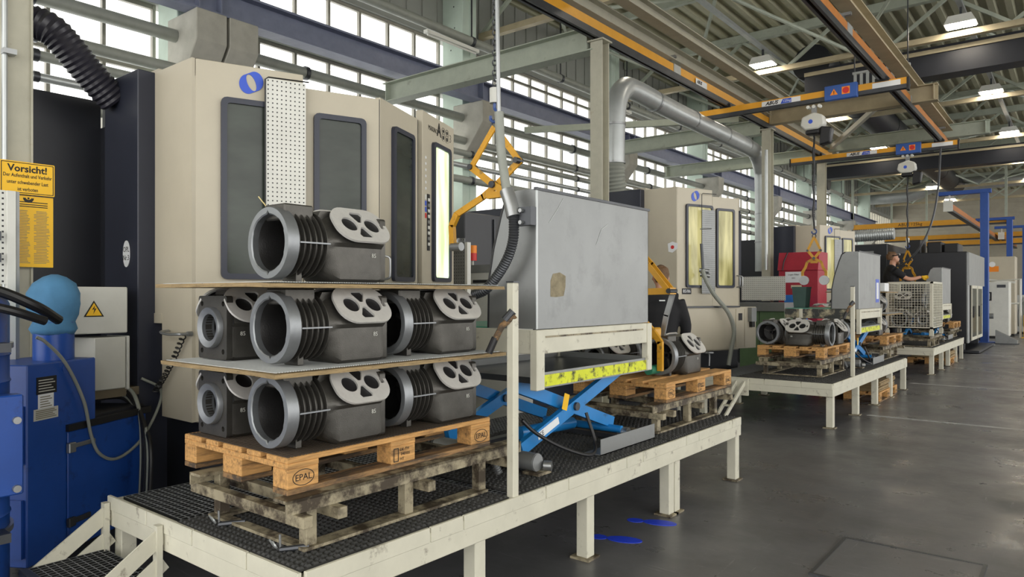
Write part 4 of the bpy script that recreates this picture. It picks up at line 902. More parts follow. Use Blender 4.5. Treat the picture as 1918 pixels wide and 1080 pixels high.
# ------------------------------------------------------------------ pallet stands
def make_stand(lab):
    t = thing('pallet_stand', lab, 'stand', (0, 0, 0), 0, 'low steel pallet stands'); H = .211
    for x in (.02, .66):
        MB().box(x - .03, x + .06, 0, 1.42, H - .012, H).build('top_rail', standp, t); MB().box(x + (.05 if x > .3 else -.03), x + (.06 if x > .3 else -.02), 0, 1.42, H - .055, H).build('rail_web', standp, t)
        MB().box(x - .02, x + .055, .08, 1.16, 0, .012).build('base_rail', standp, t)
        for y in (.1, .615, 1.11): MB().box(x - .01, x + .04, y, y + .05, .012, H - .012).build('leg', standp, t, bevel=.003)
    for y in (.03, .19, .68, 1.25): MB().box(-.06, .78, y, y + .045, H - .1, H - .056).build('cross_tube', standp, t, bevel=.002)
    MB().box(.02, .68, .08, .13, 0, .012).build('base_cross', standp, t)
    return t
std = make_stand('pallet stand under the three-layer stack of castings'); std.location = (-3.04, 1.55, .515)
clone(std, 'pallet stand under the pallet with the gripper', (-3.06, 4.5, .515)); clone(std, 'pallet stand under the four castings on the second platform', (-3.14, 8.85, .515)); clone(std, 'pallet stand right of the second hood', (-3.06, 11.85, .515)); clone(std, 'pallet stand at the far end of the third platform', (-3.06, 18.85, .515)); clone(std, 'pallet stand under the wire mesh box', (-2.95, 15.35, .515))

# ------------------------------------------------------------------ platforms
def platform(y0, y1, lab, legs, near_det):
    X0, X1 = -3.77, -2.17; t = thing('work_platform', lab, 'platform', ((X0 + X1) / 2, y0, 0), 0, 'grated work platforms'); B = lambda *a: MB().box(*a)
    w = dict(parent=t, w=True)
    B(X1 - .05, X1, y0, y1, .36, .488).build('edge_beam', cream, bevel=.004, **w); B(X0, X0 + .05, y0, y1, .36, .488).build('edge_beam', cream, bevel=.004, **w)
    B(X0 + .05, X1 - .05, y0, y0 + .05, .36, .487).build('end_beam', cream, bevel=.004, **w); B(X0 + .05, X1 - .05, y1 - .05, y1, .36, .487).build('end_beam', cream, bevel=.004, **w)
    y = y0 + .02; k = 0
    while y < y1 - .1:
        L = min((.62, .2)[k % 2], y1 - y - .01); B(X1 - .012, X1 + .006, y, y + L, .445, .51).build('edge_plate', cream, bevel=.003, **w); y += L + .008; k += 1
    x = X0
    while x < X1 - .1:
        L = min(.42, X1 - x); B(x, x + L - .008, y0 - .006, y0 + .012, .44, .508).build('edge_plate', cream, bevel=.003, **w); x += L
    for ly in legs:
        for lx in (X1 - .085, X0 + .01):
            lg = B(lx, lx + .075, ly, ly + .075, .012, .37).build('leg', cream, bevel=.004, **w)
            MB().box(lx - .03, lx + .095, ly - .02, ly + .1, 0, .012).build('foot_plate', standp, lg, w=True)
    # open grating
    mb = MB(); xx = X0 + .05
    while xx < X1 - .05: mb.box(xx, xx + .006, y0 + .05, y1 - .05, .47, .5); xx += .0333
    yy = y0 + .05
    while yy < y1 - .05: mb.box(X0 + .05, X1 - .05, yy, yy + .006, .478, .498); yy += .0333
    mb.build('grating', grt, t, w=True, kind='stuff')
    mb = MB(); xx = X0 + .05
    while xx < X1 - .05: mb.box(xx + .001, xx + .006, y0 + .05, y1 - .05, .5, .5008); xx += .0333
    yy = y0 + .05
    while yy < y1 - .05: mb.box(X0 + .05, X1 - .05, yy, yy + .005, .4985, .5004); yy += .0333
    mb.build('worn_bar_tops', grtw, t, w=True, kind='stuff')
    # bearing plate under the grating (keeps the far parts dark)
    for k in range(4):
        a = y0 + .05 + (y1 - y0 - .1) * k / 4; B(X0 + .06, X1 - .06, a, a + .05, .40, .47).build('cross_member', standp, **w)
    return t
LEGS = (1.53, 2.45, 3.4, 4.42, 4.51, 5.6)
P1 = platform(1.505, 5.69, 'near cream steel platform with the casting stack and lift table', LEGS, True)
P2 = platform(8.42, 12.72, 'second cream platform with four castings and a galvanised hood', [8.46, 9.6, 10.65, 11.6, 12.62], False)
P3 = platform(15.3, 19.6, 'third cream platform with the wire mesh box', [15.34, 16.5, 17.4, 18.5, 19.5], False)
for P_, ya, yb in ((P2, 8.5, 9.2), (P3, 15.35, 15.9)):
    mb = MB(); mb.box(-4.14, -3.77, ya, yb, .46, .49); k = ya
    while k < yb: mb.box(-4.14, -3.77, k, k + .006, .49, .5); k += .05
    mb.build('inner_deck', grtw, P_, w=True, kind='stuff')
    for yy in (ya, yb - .06): MB().box(-4.12, -4.06, yy, yy + .06, 0, .46).build('leg', cream, P_, w=True)
def rubber(lab, x0, x1, y0, y1, z=.501, p=.032):
    t = thing('rubber_mat', lab, 'mat', (x0, y0, z), 0, 'black studded rubber mats'); mb = MB(); a = 0; W, L = x1 - x0, y1 - y0
    MB().box(0, W, 0, L, 0, .006).build('sheet', rub, t); st_ = MB(); nx, ny = int(W / p), int(L / p)
    for i in range(nx):
        for j in range(ny):
            x, y = (i + .5) * W / nx + (.5 * p * (j % 2) if i < nx - 1 else 0) * .6, (j + .5) * L / ny
            st_.add([(x - .011, y - .011, .006), (x + .011, y - .011, .006), (x + .011, y + .011, .006), (x - .011, y + .011, .006), (x - .006, y - .006, .014), (x + .006, y - .006, .014), (x + .006, y + .006, .014), (x - .006, y + .006, .014)], [(0, 1, 5, 4), (1, 2, 6, 5), (2, 3, 7, 6), (3, 0, 4, 7), (4, 5, 6, 7)])
    st_.build('studs', rub, t, kind='stuff')
rubber('studded rubber mat along the front of the near platform under the casting stand', -3.1, -2.2, 1.52, 2.72)
rubber('studded rubber mat around the near lift table', -3.3, -2.2, 2.8, 4.44)
rubber('studded rubber mat under the stand with the gripper pallet', -3.3, -2.2, 4.48, 5.66)
rubber('studded rubber mat on the second platform', -3.3, -2.2, 8.46, 12.68, p=.045)
rubber('studded rubber mat on the third platform', -3.3, -2.2, 15.34, 19.55, p=.06)
# wing bolts on the mat
for x, y, lab in ((-2.9, 1.58, 'silver wing bolt on the mat at the machine-side stand leg'), (-2.43, 1.57, 'silver wing bolt on the mat at the aisle-side stand leg')):
    t = thing('wing_bolt', lab, 'bolt', (x, y, .515), R(-20), 'wing bolts'); MB().cyl((0, .02, 0), (0, .02, .06), .005, 8).build('threaded_rod', steel, t); placed('wing', flat2d([[(-.018, 0), (-.012, .03), (-.004, .02), (.004, .02), (.014, .028), (.016, -.004), (.006, -.012), (-.006, -.012)]], .006), galvd, t, frame((0, 0, .018), (1, .2, 0), (0, -.5, .8))); MB().cyl((0, .02, .0), (.05, .12, .01), .012, 8).build('clamp_bar', steeld, t)
# step at the near end
t = thing('platform_step', 'cream steel step with grated tread at the near end of the first platform', 'step', (-3.5, 1.35, 0))
for s, x in (('a', -.25), ('b', .3)):
    for dz in (0, -.16):
        MB().obox((x, -.03, .31 + dz * .8), (.005, 0, 0), Vector((0, .19, .13)), Vector((0, -.02, .032))).build('stringer', cream, t)
    MB().box(x - .02, x + .02, .12, .145, .12, .48).build('upright', cream, t)
    MB().box(x - .005, x + .005, -.28, .1, .06, .12).build('lower_stringer', cream, t)
    MB().box(x - .02, x + .02, -.26, -.2, 0, .1).build('foot', cream, t)
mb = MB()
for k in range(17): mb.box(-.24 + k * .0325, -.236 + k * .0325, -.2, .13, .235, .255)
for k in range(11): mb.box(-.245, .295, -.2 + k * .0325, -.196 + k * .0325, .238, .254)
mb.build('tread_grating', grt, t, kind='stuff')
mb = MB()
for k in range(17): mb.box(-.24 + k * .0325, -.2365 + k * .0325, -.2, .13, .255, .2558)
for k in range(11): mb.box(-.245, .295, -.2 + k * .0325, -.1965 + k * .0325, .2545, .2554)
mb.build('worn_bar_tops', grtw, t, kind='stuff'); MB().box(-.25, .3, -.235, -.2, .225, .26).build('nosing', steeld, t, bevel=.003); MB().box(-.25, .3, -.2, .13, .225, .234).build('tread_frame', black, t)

# ------------------------------------------------------------------ posts with a lever
def lever_post(y, lab, z1=1.56):
    t = thing('lever_post', lab, 'post', (-2.195, y, .42)); MB().box(-.022, .022, -.022, .022, 0, z1 - .42).build('tube', cream, t, bevel=.004); MB().box(-.024, .024, -.024, .024, z1 - .42, z1 - .412).build('cap', steeld, t)
    h = MB().tube([(.02, -.005, .98), (-.03, -.045, .93), (-.07, -.085, .82)], .0155, 10).build('lever', woodd, t); MB().cyl((-.055, -.068, .87), (-.078, -.092, .795), .018, 10).build('grip', blk, h); MB().cyl((.01, -.01, 1.0), (-.02, -.035, .955), .021, 10).build('collar', steeld, t)
    return t
lever_post(2.745, 'cream post with a black and wooden lever at the edge of the near platform'); lever_post(9.4, 'cream post with a steel lever in front of the second hood', 1.6)

# ------------------------------------------------------------------ lift table + hood
def lift(y, lab):
    t = thing('lift_table', lab, 'lift table', (-2.36, y, .515), 0, 'blue scissor lift tables'); L = 1.3
    MB().box(-.74, 0, .04, L - .02, .485, .52).build('table_top', mat('lift_top', '#55585a', .3, .6, var=.1) if 'lift_top' not in MAT else MAT['lift_top'], t)
    mb = MB(); mb.box(-.76, -.74, .0, L, .47, .56); mb.box(-.76, .0, L - .02, L, .47, .56); mb.build('rim', galv, t)
    MB().box(0, .006, .05, L - .03, .47, .535).build('hazard_tape', tapem, t); MB().box(-.012, 0, .0, L, .46, .55).build('front_rim', galv, t)
    for x in (-.13, -.7):
        MB().obox((x, .56, .29), (.018, 0, 0), Vector((0, .54, .18)), Vector((0, -.012, .036))).build('scissor_arm', liftb, t)
        MB().obox((x - .045, .56, .29), (.018, 0, 0), Vector((0, .54, -.18)), Vector((0, .012, .036))).build('scissor_arm', liftb, t)
        MB().cyl((x - .08, .56, .29), (x + .035, .56, .29), .026, 14).build('pivot', steeld, t)
    placed('warning_sticker', flat2d([rrect(-.028, .028, -.05, .05, .004)], .002), signy, t, frame((-.111, .45, .33), (0, 1, -.33), (0, .33, 1)))
    placed('rating_sticker', flat2d([rrect(-.11, .11, -.022, .022, .003)], .002), paperm, t, frame((-.111, .27, .195), (0, 1, .33), (0, -.33, 1)))
    placed('sticker_lettering', text_mesh('CE', .04, .0004), inkb, t, frame((-.1095, .2, .172), (0, 1, .33), (0, -.33, 1)))
    MB().cyl((-.4, .35, .12), (-.4, .95, .1), .04, 14).build('hydraulic_cylinder', liftb, t); MB().cyl((-.7, 1.04, .08), (-.06, 1.04, .08), .026, 12).build('cross_shaft', liftb, t)
    MB().cyl((-.09, 1.06, .06), (-.02, 1.06, .06), .035, 14).build('roller', steel, t)
    mb = MB(); mb.box(-.74, .0, .0, .05, 0, .03); mb.box(-.74, .0, 1.08, 1.13, 0, .03); mb.box(-.74, -.68, 0, 1.13, 0, .03); mb.build('base_frame', steeld, t)
    MB().cyl((-.74, -.02, .065), (.02, -.02, .065), .05, 18).build('roller_tube', galv, t); MB().cyl((.02, -.02, .065), (.026, -.02, .065), .047, 18).build('end_disc', steel, t)
    MB().cyl((.03, .03, .04), (.07, .05, .04), .028, 12).build('ball_stop', steel, t); MB().box(-.05, .06, -.06, .06, 0, .015).build('base_plate', standp, t)
    MB().tube(spline([(-.1, .0, .28), (-.06, .08, .2), (.0, .25, .1), (.06, .45, .03), (.02, .58, .07), (-.06, .6, .25)], 8), .011, 8).build('hydraulic_hose', blk, t)
    mb = MB(); mb.box(.055, .06, .58, 1.28, .0, .1); mb.box(-.06, .06, .58, 1.28, 0, .006); mb.build('foot_guard', galv, t)
    mb = MB(); corrugated(mb, [(-.16, -.25, .18), (-.13, -.22, .1), (-.1, -.2, .02)], .02, .012, .14); mb.build('spring_hose', steel, t)
    return t
lift(3.16, 'blue scissor lift table with hazard tape on the near platform'); lift(10.42, 'blue scissor lift table under the second hood'); lift(17.6, 'blue scissor lift table under the far hood')
def hood(y, lab, first=False):
    t = thing('splash_hood', lab, 'hood', (-2.36, y, 1.31), 0, 'galvanised hoods'); L = 1.3; Hh = .775
    MB().box(-.004, 0, 0, L, 0, Hh).build('front_sheet', galv, t)
    prof = [(0, 0), (0, Hh), (-.17, Hh), (-.215, Hh - .03), (-.25, Hh - .12), (-.31, Hh - .32), (-.345, Hh - .5), (-.35, 0)]
    for y0 in (0, L - .004):
        c = MB().prism(prof, 'y', y0, y0 + .004).build('side_cheek', galv, t); MB().tube([(a, y0 + .002, z) for a, z in prof[2:]], .008, 6).build('edge_seal', blk, c)
    MB().box(-.18, 0, 0, L, Hh, Hh + .004).build('top_sheet', galv, t); MB().box(-.012, .008, -.008, L + .01, Hh - .004, Hh + .012).build('top_bead', steeld, t); MB().box(-.004, .002, -.003, .012, 0, Hh).build('corner_bead', galvd, t)
    # cream carrier frame
    MB().box(-.03, .012, .05, L - .04, -.14, -.005).build('front_rail', cream, t, bevel=.004); MB().box(.012, .016, .07, L - .1, -.05, -.04).build('weld_seam', standp, t)
    MB().box(-.98, -.03, -.012, .01, -.14, -.005).build('side_rail', cream if first else (MAT.get('flaking_paint') or mat('flaking_paint', '#3b3d3c', .7, dirt='#b3aa8e', damt=.45, dscale=6)), t, bevel=.004); MB().box(-.75, -.03, L - .01, L + .012, -.14, -.005).build('side_rail', cream, t, bevel=.004)
    MB().box(-.03, .02, -.02, .055, -.34, -.005).build('leg', cream, t, bevel=.004); MB().box(-.03, .02, L - .04, L + .02, -.33, -.005).build('leg', cream, t, bevel=.004); MB().box(-.78, -.73, -.02, .055, -.33, -.005).build('leg', cream, t, bevel=.004); MB().box(-.78, -.73, L - .04, L + .02, -.33, -.005).build('leg', cream, t, bevel=.004)
    MB().box(-.98, -.37, .02, L - .02, -.004, .004).build('tray', mat('tray_teal', '#4f9c84', .4) if 'tray_teal' not in MAT else MAT['tray_teal'], t)
    if first:
        mb = MB(); rr = random.Random(11); mb.prism([(.135 + rr.uniform(-.012, .012) + dx, .18 + dz) for dx, dz in ((0, 0), (.05, -.003), (.12, .004), (.15, .06), (.15, .12), (.09, .14), (.03, .13), (.0, .09))], 'x', 0, .0012); mb.build('residue_patch', mat('glue_residue', '#8a8068', .8, var=.25, scale=20), t)
        for p in ([(.12, .6), (.2, .68), (.26, .75)], [(.62, .5), (.68, .6), (.76, .64)]): MB().tube([(.0012, a, b) for a, b in p], .0016, 4).build('scratch', galvd, t)
    elif y < 15:
        q = MB().box(0, .002, 1.0, 1.22, .08, .42).build('notice_border', inkbl, t); MB().box(.002, .003, 1.04, 1.18, .13, .37).build('notice_sheet', paperm, q)
    return t
hood(3.16, 'large galvanised hood with a glue patch on the near platform', True); hood(10.44, 'galvanised hood with a blue-bordered notice on the second platform'); hood(17.7, 'galvanised hood behind the wire mesh box')
# castings elsewhere
casting('dark compressor housing held by the yellow gripper on the second pallet', -2.55, 4.98, PT, 0)
casting('dark compressor housing behind the gripper pallet corner, partly hidden by the lift', -3.0, 5.3, PT, 180)
casting('dark compressor housing seen under the hood frame on the far corner of the gripper pallet', -2.98, 5.85, PT, 180)
casting('compressor housing on the second platform with its round open end turned to the first platform', -3.09, 8.98, PT + .002, 0)
casting('compressor housing on the second platform lying crosswise, fins toward the aisle', -2.36, 9.13, PT + .002, 90)
casting('compressor housing on the second platform behind the crosswise one', -2.52, 10.05, PT + .002, 180)
casting('compressor housing on the second platform at the machine-side far corner', -3.0, 10.08, PT + .002, 180)
for z, lv in ((PT, 'lower'), (PT + LZ, 'upper')):
    casting('housing in the two-high stack past the second hood, %s one by the aisle' % lv, -2.56, 12.55, z, 180); casting('housing in the two-high stack past the second hood, %s one behind' % lv, -3.0, 12.6, z, 180)
board('thin board between the castings right of the second hood', -3.2, -2.32, 12.0, 13.2, PT + LZ - .004); board('thin board lying on top of the castings right of the second hood', -3.2, -2.32, 12.0, 12.8, PT + 2 * LZ)
t = thing('carton', 'small pale carton on the board above the castings right of the second hood', 'box', (-2.75, 12.2, PT + 2 * LZ + .003)); MB().box(0, .36, 0, .3, 0, .13).build('box', paperm, t, bevel=.004); MB().box(.0, .36, .14, .16, .13, .131).build('tape', greyc, t)
# stacked boards under platforms
for y, nm in ((10.9, 'second'), (17.6, 'third')):
    rr = random.Random(int(y))
    for k in range(7):
        a = rr.uniform(-.03, .03); o = MB().box(.05, .78, .05, 1.1, 0, .018).build('spare_board', ply, bevel=.002); o.location = (-3.0 + a, y + a, .146 + k * .02); o.rotation_euler = (0, 0, a * .6); tag(o, '%s worn spare board from the top in the pile under the %s platform' % (('seventh', 'sixth', 'fifth', 'fourth', 'third', 'second', 'first')[k], nm), 'board', 'spare boards under the %s platform' % nm)
# mesh box
t = thing('mesh_box', 'cream wire mesh box holding castings on the third platform', 'mesh box', (-3.0, 15.4, .726)); W, L, Hh = .8, 1.2, .86
for x in (0, W - .05):
    for y in (0, L - .05): MB().box(x, x + .05, y, y + .05, .0, 1.02).build('corner_post', cream, t, bevel=.003); MB().box(x - .01, x + .06, y - .01, y + .06, 0, .1).build('foot', cream, t)
for a in ((0, W, 0, .03), (0, W, L - .03, L), (0, .03, 0, L), (W - .03, W, 0, L)):
    for z in (.13, .99): MB().box(*a, z, z + .035).build('rim', cream, t)
MB().box(0, W, 0, L, .13, .145).build('floor_plate', standp, t)
for nm, pt, U_ in (('front', lambda u, z: (u, .0, z), W), ('rear', lambda u, z: (u, L, z), W), ('aisle', lambda u, z: (W, u, z), L), ('machine', lambda u, z: (.0, u, z), L)):
    mb = MB(); n = int(U_ / .05)
    for k in range(1, n): mb.tube([pt(U_ * k / n, .15), pt(U_ * k / n, 1.0)], .0035, 5)
    for k in range(1, 17): mb.tube([pt(0.02, .15 + .05 * k), pt(U_ - .02, .15 + .05 * k)], .0035, 5)
    mb.build('wire_mesh', cream, t, kind='stuff')
for x, y, z, rz, lab in ((-2.78, 15.47, .88, 0, 'compressor housing at the bottom of the mesh box, plate toward the aisle'), (-2.38, 16.0, .88, 180, 'compressor housing at the bottom of the mesh box, square end first'), (-2.35, 15.66, 1.24, 90, 'compressor housing lying crosswise on top in the mesh box'), (-2.7, 16.5, 1.22, 180, 'compressor housing at the rear on top in the mesh box')):
    casting(lab, x, y, z, rz)
for k in range(2): casting('compressor housing on the far pallet of the third platform, %s one' % ('aisle-side' if k == 0 else 'machine-side'), -2.55 - .45 * k, 19.6, PT, 180)
# extinguisher
t = thing('fire_extinguisher', 'small red fire extinguisher standing at the foot of the second machine', 'extinguisher', (-4.08, 8.86, .5)); t.scale = (.42, .42, .42)
prof = [(0, .02), (.06, .02), (.065, .05), (.065, .5), (.05, .56), (.02, .58), (.02, .62), (0, .62)]; mb = MB(); mb.lathe(prof, 20, close=False); mb.xf(Matrix.Rotation(R(90), 4, 'X') @ Matrix.Diagonal((1, 1, -1, 1)) if False else Matrix(((1, 0, 0, 0), (0, 0, 1, 0), (0, 1, 0, 0), (0, 0, 0, 1)))); mb.build('cylinder', redlab, t)
MB().box(-.02, .08, -.01, .01, .61, .64).build('lever', blk, t); MB().tube(spline([(.02, 0, .6), (.1, 0, .55), (.09, 0, .3)], 5), .01, 6).build('hose', blk, t); MB().box(-.05, .05, -.0665, -.064, .25, .4).build('label', paperm, t)
# stair at the gap between platforms
t = thing('platform_step', 'cream slotted brace step between the first and second platforms', 'step', (-2.75, 8.35, 0))
for dx in (0, .1): MB().bar((dx - .62, -.38, .02), (dx - .5, .03, .46), .02, .045).build('stringer', cream, t)
MB().box(-.56, -.36, .02, .05, .3, .5).build('mount_plate', cream, t); MB().bar((-.58, -.2, .2), (-.46, -.2, .2), .06, .02).build('tread', cream, t)
# ================================================================== FAR END
t = thing('machine_cabinet', 'black machine enclosure with silver edge and glass doors at the end of the row', 'machine', (-2.3, 21.6, 0))
MB().box(-1.9, -.02, 0, 3.6, .25, 2.62).build('enclosure', black, t, bevel=.02); MB().box(-.02, .02, 0, 3.7, 1.75, 2.6).build('upper_panel', galv, t); MB().box(-.05, .015, -.01, .25, .25, 2.6).build('corner_panel', galv, t, bevel=.02)
for y in (.6, 1.9):
    d = MB().box(.0, .03, y, y + .08, .3, 1.75).build('door', cream, t)
    for a, b, c, e in ((y + .08, y + 1.2, .3, .38), (y + .08, y + 1.2, 1.67, 1.75), (y + 1.12, y + 1.2, .38, 1.67)): MB().box(0, .03, a, b, c, e).build('door_frame', cream, d)
    MB().box(.008, .016, y + .08, y + 1.12, .38, 1.67).build('door_glass', glassd, d); MB().box(.03, .07, y + .1, y + .14, .9, 1.2).build('door_handle', blk, d)
MB().box(-1.7, .25, -.1, 3.7, .02, .08).build('base_tray', black, t)
for x in (-1.6, -1.1, -.7): MB().box(x, x + .36, 1.2, 2.1, 2.62, 3.05 - (x + 1.6) * .15).build('top_unit', blk, t, bevel=.03)
for y in (.2, 3.3): MB().box(-.4, -.1, y, y + .15, .0, .25).build('foot', steeld, t)
t = thing('machine_cabinet', 'wide dark machine enclosure with pale sheet panels behind the man with yellow gloves', 'machine', (-3.9, 22.3, 0))
MB().box(-2.6, -.4, 0, 3, 0, 2.95).build('enclosure', black, t, bevel=.02); MB().box(-2.2, -1.3, -.01, 0, 1.9, 2.75).build('sheet_panel', galv, t); MB().box(-1.28, -.75, -.01, 0, 1.9, 2.75).build('sheet_panel', galv, t)
for z in (1.75, 2.05): MB().box(-.75 + (z - 1.75), -.6 + (z - 1.75), -.012, 0, z, z + .1).build('notice', paperm, t)
mb = MB(); corrugated(mb, [(-2.6, .4, 3.2), (-1.6, .4, 3.22), (-.3, .4, 3.25)], .17, .06, .05, 14); mb.build('exhaust_hose', galvd, t)
# blue pillars with arms and rails
def pillar(x, y, z, lab):
    t = thing('crane_pillar', lab, 'pillar', (x, y, 0)); MB().box(-.11, .11, -.13, .13, .02, z).build('column', pillb, t, bevel=.01); MB().box(-.3, .3, -.3, .3, 0, .03).build('foot_plate', pillb, t)
    MB().box(-1.25, .18, -.12, .12, z, z + .12).build('arm', pillb, t)
    r = MB().box(-1.0, -.9, -.3, 9.5, z - .45, z - .25).build('jib_rail', mat('rail_orange', '#a8652a', .5, var=.12) if 'rail_orange' not in MAT else MAT['rail_orange'], t); MB().box(-1.03, -.87, -.3, 9.5, z - .52, z - .45).build('rail_channel', steeld, r); MB().box(-.97, -.93, -.06, .06, z - .25, z).build('rail_hanger', white, t)
    MB().box(-1.08, -.82, -.36, -.3, z - .55, z - .2).build('rail_end', white, t)
    return t
pillar(-2.42, 26.9, 4.72, 'blue crane pillar nearest the glass-doored machine'); pillar(-2.5, 38, 4.8, 'blue crane pillar in the middle of the far row'); pillar(-2.2, 43, 4.8, 'blue crane pillar at the far end of the row')
for z, y, x0, x1, lab in ((4.72, 38.3, -9.3, -2.4, 'long yellow crane beam crossing behind the blue pillars'), (4.6, 46, -9, 2, 'far yellow crane beam along the back wall'), (4.15, 44.5, -7, 2, 'lower yellow crane beam near the back wall')):
    t = thing('crane_beam', lab, 'crane beam', (x0, y, z)); MB().box(0, x1 - x0, -.08, .08, 0, .24).build('profile', craney, t); MB().box(0, x1 - x0, -.1, .1, -.07, 0).build('channel', steeld, t)
    if y == 38.3: placed('lettering', text_mesh('ABUS 125kg', .2, .001), inkb, t, frame((2.9, -.083, .12), (1, 0, 0), (0, 0, 1)))
    for xx in (.3, (x1 - x0) - .3): MB().box(xx, xx + .1, -.05, .05, .24, 3.4).build('suspension_rod', beamg, t)
# white cabinets and equipment by the aisle
def cab(x, y, w_, d, h, lab, m=greyc):
    t = thing('equipment_cabinet', lab, 'cabinet', (x, y, 0)); MB().box(0, w_, 0, d, .08, h).build('body', m, t, bevel=.02); MB().box(.03, w_ - .03, .03, d - .03, 0, .08).build('plinth', blk, t)
    return t
c = cab(-3.3, 29.5, 1.35, .8, 1.95, 'white control cabinet with a small screen and orange label beyond the blue pillar', white); MB().box(.25, .85, -.01, 0, 1.3, 1.6).build('screen_bezel', blk, c); MB().box(.3, .8, -.014, -.01, 1.34, 1.56).build('screen', greyc, c); MB().box(.5, .75, -.01, 0, .95, 1.15).build('orange_label', MAT['warn_orange'], c); MB().box(1.0, 1.25, -.01, 0, 1.75, 1.85).build('badge', steeld, c)
c = cab(-3.5, 31.5, 1.6, .9, 2.9, 'tall beige hopper cabinet with orange label behind the white control cabinet', beige); MB().box(.7, 1.1, -.01, 0, 2.35, 2.55).build('orange_label', MAT['warn_orange'], c); MB().cyl((.9, -.012, 2.62), (.9, 0, 2.62), .1, 16).build('gauge', paperm, c); MB().bar((0, -.1, 2.15), (1.6, -.1, 1.95), .08, .08).build('guard_rail', white, c)
c = cab(-3.0, 28.1, .45, .5, 1.1, 'low grey machine base beside the foot of the blue pillar', galvd); MB().cyl((.45, .25, .8), (.7, .25, .8), .09, 14).build('motor', galv, c); MB().box(.0, .45, .0, .3, 1.1, 1.3).build('top_box', greyc, c)
c = cab(-2.0, 33.5, .5, .9, 1.5, 'grey machine frame with pipes past the white cabinet', galvd)
for k in range(3): MB().tube(spline([(.1 + k * .15, -.05, .3), (.1 + k * .15, -.1, .9), (.25, -.05, 1.4)], 5), .03, 8).build('pipe', galv, c)
t = thing('guard_post', 'yellow guard post standing by the far equipment', 'bollard', (-1.5, 30.5, 0)); MB().box(-.1, .1, -.1, .1, 0, .8).build('post', signy, t, bevel=.01); MB().box(-.16, .16, -.16, .16, 0, .02).build('foot_plate', signy, t)
t = thing('floor_bracket', 'grey wedge-shaped bracket on the floor at the foot of the blue pillar', 'bracket', (-2.1, 26.4, 0)); MB().prism([(0, 0), (.55, 0), (.55, .12), (0, .42)], 'y', 0, .3).build('wedge', galv, t); MB().box(.0, .6, -.05, .35, 0, .02).build('foot_plate', steeld, t)
t = thing('light_rail', 'white handrail in front of the tall beige hopper', 'handrail', (-2.9, 30.6, 0)); MB().tube([(0, 0, 0), (0, 0, 2.0), (1.2, 0, 2.05), (1.2, 0, 0)], .04, 8).build('rail', white, t); MB().tube([(0, 0, 1.2), (1.2, 0, 1.2)], .03, 8).build('mid_rail', white, t)
# ================================================================== PEOPLE
def skinned(name, segs, m, parent, vox=.014, smooth=6):
    """one continuous surface: overlapping tapered limbs fused by a voxel remesh and relaxed"""
    mb = MB()
    for pts, rs, *sq in segs:
        fx, fy = sq[0] if sq else (1, 1); P = spline(pts, 5) if len(pts) > 2 else [Vector(p) for p in pts]
        m_ = len(P); rr = []
        for i in range(m_):
            f = i / (m_ - 1) * (len(rs) - 1); k = min(int(f), len(rs) - 2); rr.append(rs[k] + (rs[k + 1] - rs[k]) * (f - k))
        o = len(mb.v); mb.tube(P, rr, 14)
        if sq:
            c = [Vector(p) for p in P]
            for i in range(m_):
                for j in range(14):
                    v = Vector(mb.v[o + i * 14 + j]); d = v - c[i]; mb.v[o + i * 14 + j] = (c[i].x + d.x * fx, c[i].y + d.y * fy, v.z)
    me = bpy.data.meshes.new(name); me.from_pydata(mb.v, [], mb.f); o = bpy.data.objects.new(name, me); COL.objects.link(o)
    r = o.modifiers.new('r', 'REMESH'); r.mode = 'VOXEL'; r.voxel_size = vox; s = o.modifiers.new('s', 'SMOOTH'); s.iterations = smooth; s.factor = .5
    dg = bpy.context.evaluated_depsgraph_get(); me2 = bpy.data.meshes.new_from_object(o.evaluated_get(dg)); bpy.data.objects.remove(o)
    me2.materials.clear(); me2.materials.append(m); me2.polygons.foreach_set('use_smooth', [True] * len(me2.polygons)); me2.name = name
    return link(name, me2, parent)
def head(c, f):
    # skull, jaw, nose, ears, neck; f = unit forward vector
    c = Vector(c); f = Vector(f); r_ = f.cross(Vector((0, 0, 1))).normalized(); u = Vector((0, 0, 1))
    return [([c + u * .09 - f * .01, c + u * .02, c - u * .06 + f * .025], [.07, .088, .07]), ([c + u * .05 - f * .05, c + u * .04 + f * .05], [.075, .072]), ([c - u * .05 + f * .05, c - u * .1 + f * .06], [.055, .035]),
            ([c + f * .085 + u * .02, c + f * .115 - u * .015], [.012, .016]), ([c + r_ * .075 + u * .01, c + r_ * .09 - u * .02], [.018, .014]), ([c - r_ * .075 + u * .01, c - r_ * .09 - u * .02], [.018, .014]), ([c - u * .05 - f * .02, c - u * .2 - f * .035], [.058, .065])]
def hand(w_, d, side, curl=.5):
    # palm and five bent fingers from wrist w_ along direction d
    w_, d, side = Vector(w_), Vector(d).normalized(), Vector(side).normalized(); nrm = d.cross(side).normalized(); S_ = [([w_, w_ + d * .05, w_ + d * .085], [.026, .034, .03])]
    for k, (o, l) in enumerate(((-.03, .065), (-.01, .078), (.01, .074), (.03, .056))):
        b = w_ + d * .08 + side * o; S_.append(([b, b + d * l * .5 + nrm * l * .25 * curl, b + d * l * (.8 - .3 * curl) + nrm * l * .7 * curl], [.011, .01, .008]))
    b = w_ + d * .03 - side * .03; S_.append(([b, b + d * .03 - side * .025 + nrm * .015, b + d * .06 - side * .025 + nrm * .03], [.014, .012, .01])); return S_
